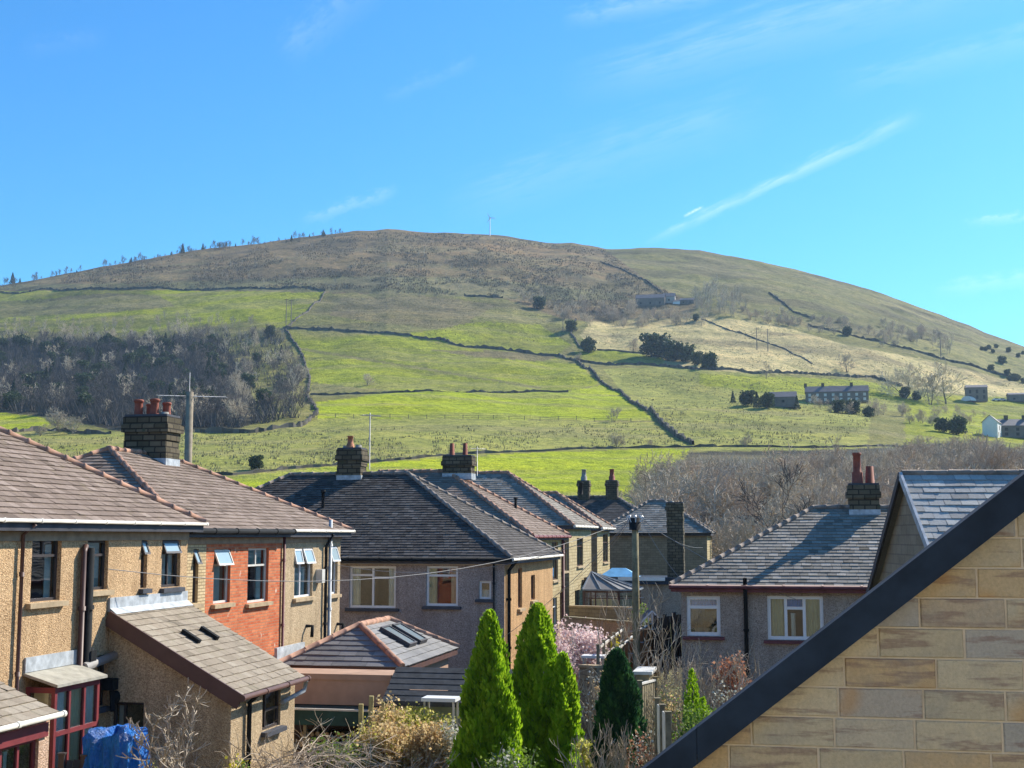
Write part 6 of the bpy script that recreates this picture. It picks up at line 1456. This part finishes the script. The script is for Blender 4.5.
# ------------------------------------------------------------------ hill buildings
M['far_wall']=plain('far_stone',(.20,.17,.14),.9,.2,.2,.6); M['far_roof']=plain('far_slate',(.14,.13,.135),.7,.3,.2,.6); M['far_white']=plain('far_whitewash',(.82,.80,.76),.8,.2,.06,.5); M['far_pale']=plain('far_pale',(.42,.40,.36),.8,.2,.15,.6)
def farhouse(px0,px1,py,hpx,label,name='farm_house',wall='far_wall',rows=((.3,6),(.68,6)),depth=7,roofpx=.38,rot=TH,chim=(),cat='house',gable=False,wmat='room'):
    a=hill(px0,py); b0=hill(px1,py); Y=a.y; sc_=Y/F; L=(px1-px0)*sc_; Ht=hpx*sc_; hw=Ht*(1-roofpx); g=min(a.z,H(*( (a+Vector((L,0,0))).xy )))
    r=empty(name,(a.x,a.y,g-.3),-rot,label=label,cat=cat); r.location.z=a.z-.3
    w=MB(); w.box(0,L,0,depth,0,hw+.3)
    pk=Ht+.2
    for x in (0,L): w.face([(x,0,hw+.3),(x,depth,hw+.3),(x,depth/2,pk-.1)])
    w.build('wall',M[wall],r)
    ro=MB(); e=.3; t=.15
    for s in (0,1):
        y0=-e if s==0 else depth+e; z0=hw+.3-e*.5
        ro.face([(-e,y0,z0),(L+e,y0,z0),(L+e,depth/2,pk),(-e,depth/2,pk)]); ro.face([(-e,y0,z0-t),(L+e,y0,z0-t),(L+e,depth/2,pk-t),(-e,depth/2,pk-t)]); ro.face([(-e,y0,z0-t),(L+e,y0,z0-t),(L+e,y0,z0),(-e,y0,z0)])
    ro=ro.build('roof',M['far_roof'],r)
    for (f,n) in rows:
        for i in range(n):
            x=L*(i+.5)/n; q=MB(); ww=min(.55,L/n*.3); q.box(x-ww,x+ww,-.06,.02,hw*f-.1,hw*f+hw*.24); q.build('window',M[wmat],r)
    for c in chim: q=MB(); q.box(L*c-.6,L*c+.6,depth/2-.5,depth/2+.5,pk-.5,pk+1.3); q.build('chimney',M['stack_stone'],r)
    return r
farhouse(806,867,402,17,'long stone terrace on the hillside with rows of pale windows','stone_terrace',rows=((.18,8),(.62,8)),chim=(.0,.28,.74),wmat='offwhite')
farhouse(770,796,406,16,'blank walled stone barn left of the hillside terrace','barn',rows=((.5,1),),cat='barn')
farhouse(636,665,306,13,'dark stone hill farmhouse high on the slope','farm_house',rows=((.3,3),),depth=9)
farhouse(663,675,303,11,'small pale gabled wing of the hill farm','barn',wall='far_pale',rows=((.4,1),),cat='barn')
farhouse(673,680,304,5,'tiny white shed at the hill farm','shed','far_white',rows=(),cat='shed',depth=4)
farhouse(680,694,304,7,'low stone outbuilding at the right end of the hill farm','barn',rows=((.4,2),),cat='barn')
farhouse(998,1026,438,24,'white gabled house at the right border of the valley','white_house','far_white',rows=((.18,2),(.6,1)),depth=5,roofpx=.3,rot=D2R(-62))
farhouse(1001,1046,437,19,'brown stone row attached beside the white house','stone_row',rows=((.2,4),(.62,4)),depth=7,chim=(.2,.6),rot=D2R(2))
farhouse(967,987,401,17,'square stone house behind the bare trees, above the white house','stone_house',rows=((.2,3),(.6,3)),depth=7,roofpx=.18)
farhouse(1009,1040,401,9,'low brown barn at the right border','barn',rows=((.3,3),),roofpx=.25,cat='barn')
def poly_tunnel():
    p=hill(966,401); m=MB(); r=3.2
    for k in range(10):
        a0=math.pi*k/10;a1=math.pi*(k+1)/10; m.face([(-r*math.cos(a0),0,r*.8*math.sin(a0)),(-r*math.cos(a1),0,r*.8*math.sin(a1)),(-r*math.cos(a1),8,r*.8*math.sin(a1)),(-r*math.cos(a0),8,r*.8*math.sin(a0))]); m.face([(-r*math.cos(a0),0,r*.8*math.sin(a0)),(-r*math.cos(a1),0,r*.8*math.sin(a1)),(0,0,0)])
    tag(m.build('poly_tunnel',M['far_white'],loc=p,rz=-1.0),'white rounded plastic tunnel beside the big bare trees','greenhouse')
poly_tunnel()
def car(px,py,col,label):
    p=hill(px,py); r=empty('parked_car',p,label=label,cat='car'); mt=plain('car_paint',col,.3,.5,.05)
    m=MB(); pr=[(-2.1,.35),(-2.1,.85),(-1.3,.95),(-.8,1.42),(.9,1.42),(1.5,.95),(2.1,.85),(2.1,.35)]
    for s in (-.85,.85): m.face([(x,s,z) for x,z in pr])
    for (a,b) in zip(pr,pr[1:]+pr[:1]): m.face([(a[0],-.85,a[1]),(b[0],-.85,b[1]),(b[0],.85,b[1]),(a[0],.85,a[1])])
    m.build('body',mt,r); g=MB(); g.face([(-1.15,-.87,.98),(-.75,-.87,1.34),(.85,-.87,1.34),(1.3,-.87,.98)]); g.build('side_window',M['room'],r)
    for x in (-1.3,1.3):
        w=MB(); w.tube([(x,-.88,.34),(x,.88,.34)],.34,12); w.build('wheel',M['black'],r)
car(996,401,(.75,.75,.76),'white car parked by the barns, left one'); car(1002,401,(.4,.4,.42),'grey car parked by the barns, right of the white one')
# poles on the hill
def farpole(px,py,hpx,label,name='power_pole'):
    p=hill(px,py); h=hpx*p.length/F; m=MB(); m.tube([(0,0,-.5),(0,0,h)],[.28,.2],6); m.bar((-1.2,0,h-.6),(1.2,0,h-.6),.22); tag(m.build(name,M['bark'],loc=p),label,'pole')
farpole(286,326,27,'left pole of the pair at the upper left wood corner'); farpole(291,327,27,'right pole of the pair at the upper left wood corner'); farpole(757,350,22,'left pole of the pair on the tan field'); farpole(768,351,22,'right pole of the pair on the tan field'); farpole(941,360,26,'pole on the right shoulder near the bare copse'); farpole(563,332,14,'thin pole beside the dark evergreens left of the tan field')
# wind turbine on the ridge
def turbine():
    d=ray(490,233); az=math.atan2(d.x,d.y); D=DR*.992; x,y=D*math.sin(az),D*math.cos(az); z=H(x,y); r=empty('wind_turbine',(x,y,z-1),label='small pale wind turbine on the top of the hill',cat='wind turbine')
    m=MB(); m.tube([(0,0,0),(0,0,17)],[.42,.25],8); m.build('tower',M['offwhite'],r); m=MB(); m.tube([(0,-1.2,17.2),(0,1.6,17.2)],.45,8); m.build('nacelle',M['offwhite'],r)
    for k in range(3):
        a=math.pi/2+.5+k*2.094; m=MB(); dx,dz=math.cos(a),math.sin(a); n=Vector((-dz,0,dx)); o=Vector((0,-1.4,17.2)); e=o+Vector((dx,0,dz))*5.2
        for yy in (0,.12): m.face([o-n*.3+Vector((0,yy,0)),e-n*.1+Vector((0,yy,0)),e+n*.1+Vector((0,yy,0)),o+n*.42+Vector((0,yy,0))])
        m.build('blade',M['offwhite'],r)
turbine()
def horse():
    p=hill(254,289); m=MB(); m.ball((0,0,1.25),1.0,.4,.45,12,8); 
    for x,y in ((-.7,-.2),(-.7,.2),(.7,-.2),(.7,.2)): m.tube([(x,y,1.2),(x*1.02,y,.6),(x,y,0)],[.16,.09,.08],6)
    m.tube([(.8,0,1.4),(1.3,0,1.8),(1.4,0,1.95)],[.3,.2,.18],7); m.tube([(1.3,0,2.0),(1.85,0,1.65)],[.18,.1],7); m.tube([(-1,0,1.5),(-1.2,0,.9)],[.08,.05],5)
    tag(m.build('grazing_horse',M['black'],loc=p),'dark animal standing on the long wall line below the moor','horse')
horse()

# beyond 300 of a kind: the largest stay things, the rest become one mass of far trees
def mass():
    al=[o for o in COL.objects if o.name.split('.')[0]=='bare_tree' and o.type=='MESH' and o.get('group')]
    single=[o for o in COL.objects if o.name.split('.')[0]=='bare_tree' and o.parent is None and not o.get('group')]
    al.sort(key=lambda o:-o.scale.z/o.location.length); keep=290-len(single); rest=al[keep:]
    VS=[];FS=[];RS=[];MS=[];mats=[];n0=0
    cache={}
    for o in rest:
        me=o.data
        if me.name not in cache:
            v=np.empty(len(me.vertices)*3,np.float32); me.vertices.foreach_get('co',v)
            li=np.empty(len(me.loops),np.int32); me.loops.foreach_get('vertex_index',li)
            ls=np.empty(len(me.polygons),np.int32); me.polygons.foreach_get('loop_total',ls)
            mi=np.empty(len(me.polygons),np.int32); me.polygons.foreach_get('material_index',mi)
            c=np.empty(len(me.loops)*4,np.float32); me.color_attributes['rnd'].data.foreach_get('color',c)
            mm=[]
            for m in me.materials:
                if m not in mats: mats.append(m)
                mm.append(mats.index(m))
            cache[me.name]=(v.reshape(-1,3),li,ls,np.array(mm,np.int32)[mi],c)
        v,li,ls,mi,c=cache[me.name]
        Mx=np.array(Matrix.LocRotScale(o.location,o.rotation_euler,o.scale)); VS.append(v@Mx[:3,:3].T+Mx[:3,3]); FS.append((li+n0,ls)); n0+=len(v); MS.append(mi); RS.append(c)
    V=np.concatenate(VS); LI=np.concatenate([a for a,_ in FS]); LT=np.concatenate([b for _,b in FS]); me=bpy.data.meshes.new('far_trees')
    me.vertices.add(len(V)); me.vertices.foreach_set('co',V.astype(np.float32).ravel()); me.loops.add(len(LI)); me.loops.foreach_set('vertex_index',LI.astype(np.int32))
    me.polygons.add(len(LT)); me.polygons.foreach_set('loop_start',np.concatenate([[0],np.cumsum(LT)[:-1]]).astype(np.int32)); me.polygons.foreach_set('loop_total',LT.astype(np.int32))
    for m in mats: me.materials.append(m)
    me.polygons.foreach_set('material_index',np.concatenate(MS).astype(np.int32)); me.update(calc_edges=True)
    ca=me.color_attributes.new('rnd','FLOAT_COLOR','CORNER'); ca.data.foreach_set('color',np.concatenate(RS))
    o=bpy.data.objects.new('far_bare_trees',me); COL.objects.link(o); tag(o,'mass of smaller bare trees scattered through the woods and hedgerows','trees',kind='stuff')
    for q in rest: bpy.data.objects.remove(q)
    print('merged',len(rest),'faces',len(LT))
mass()
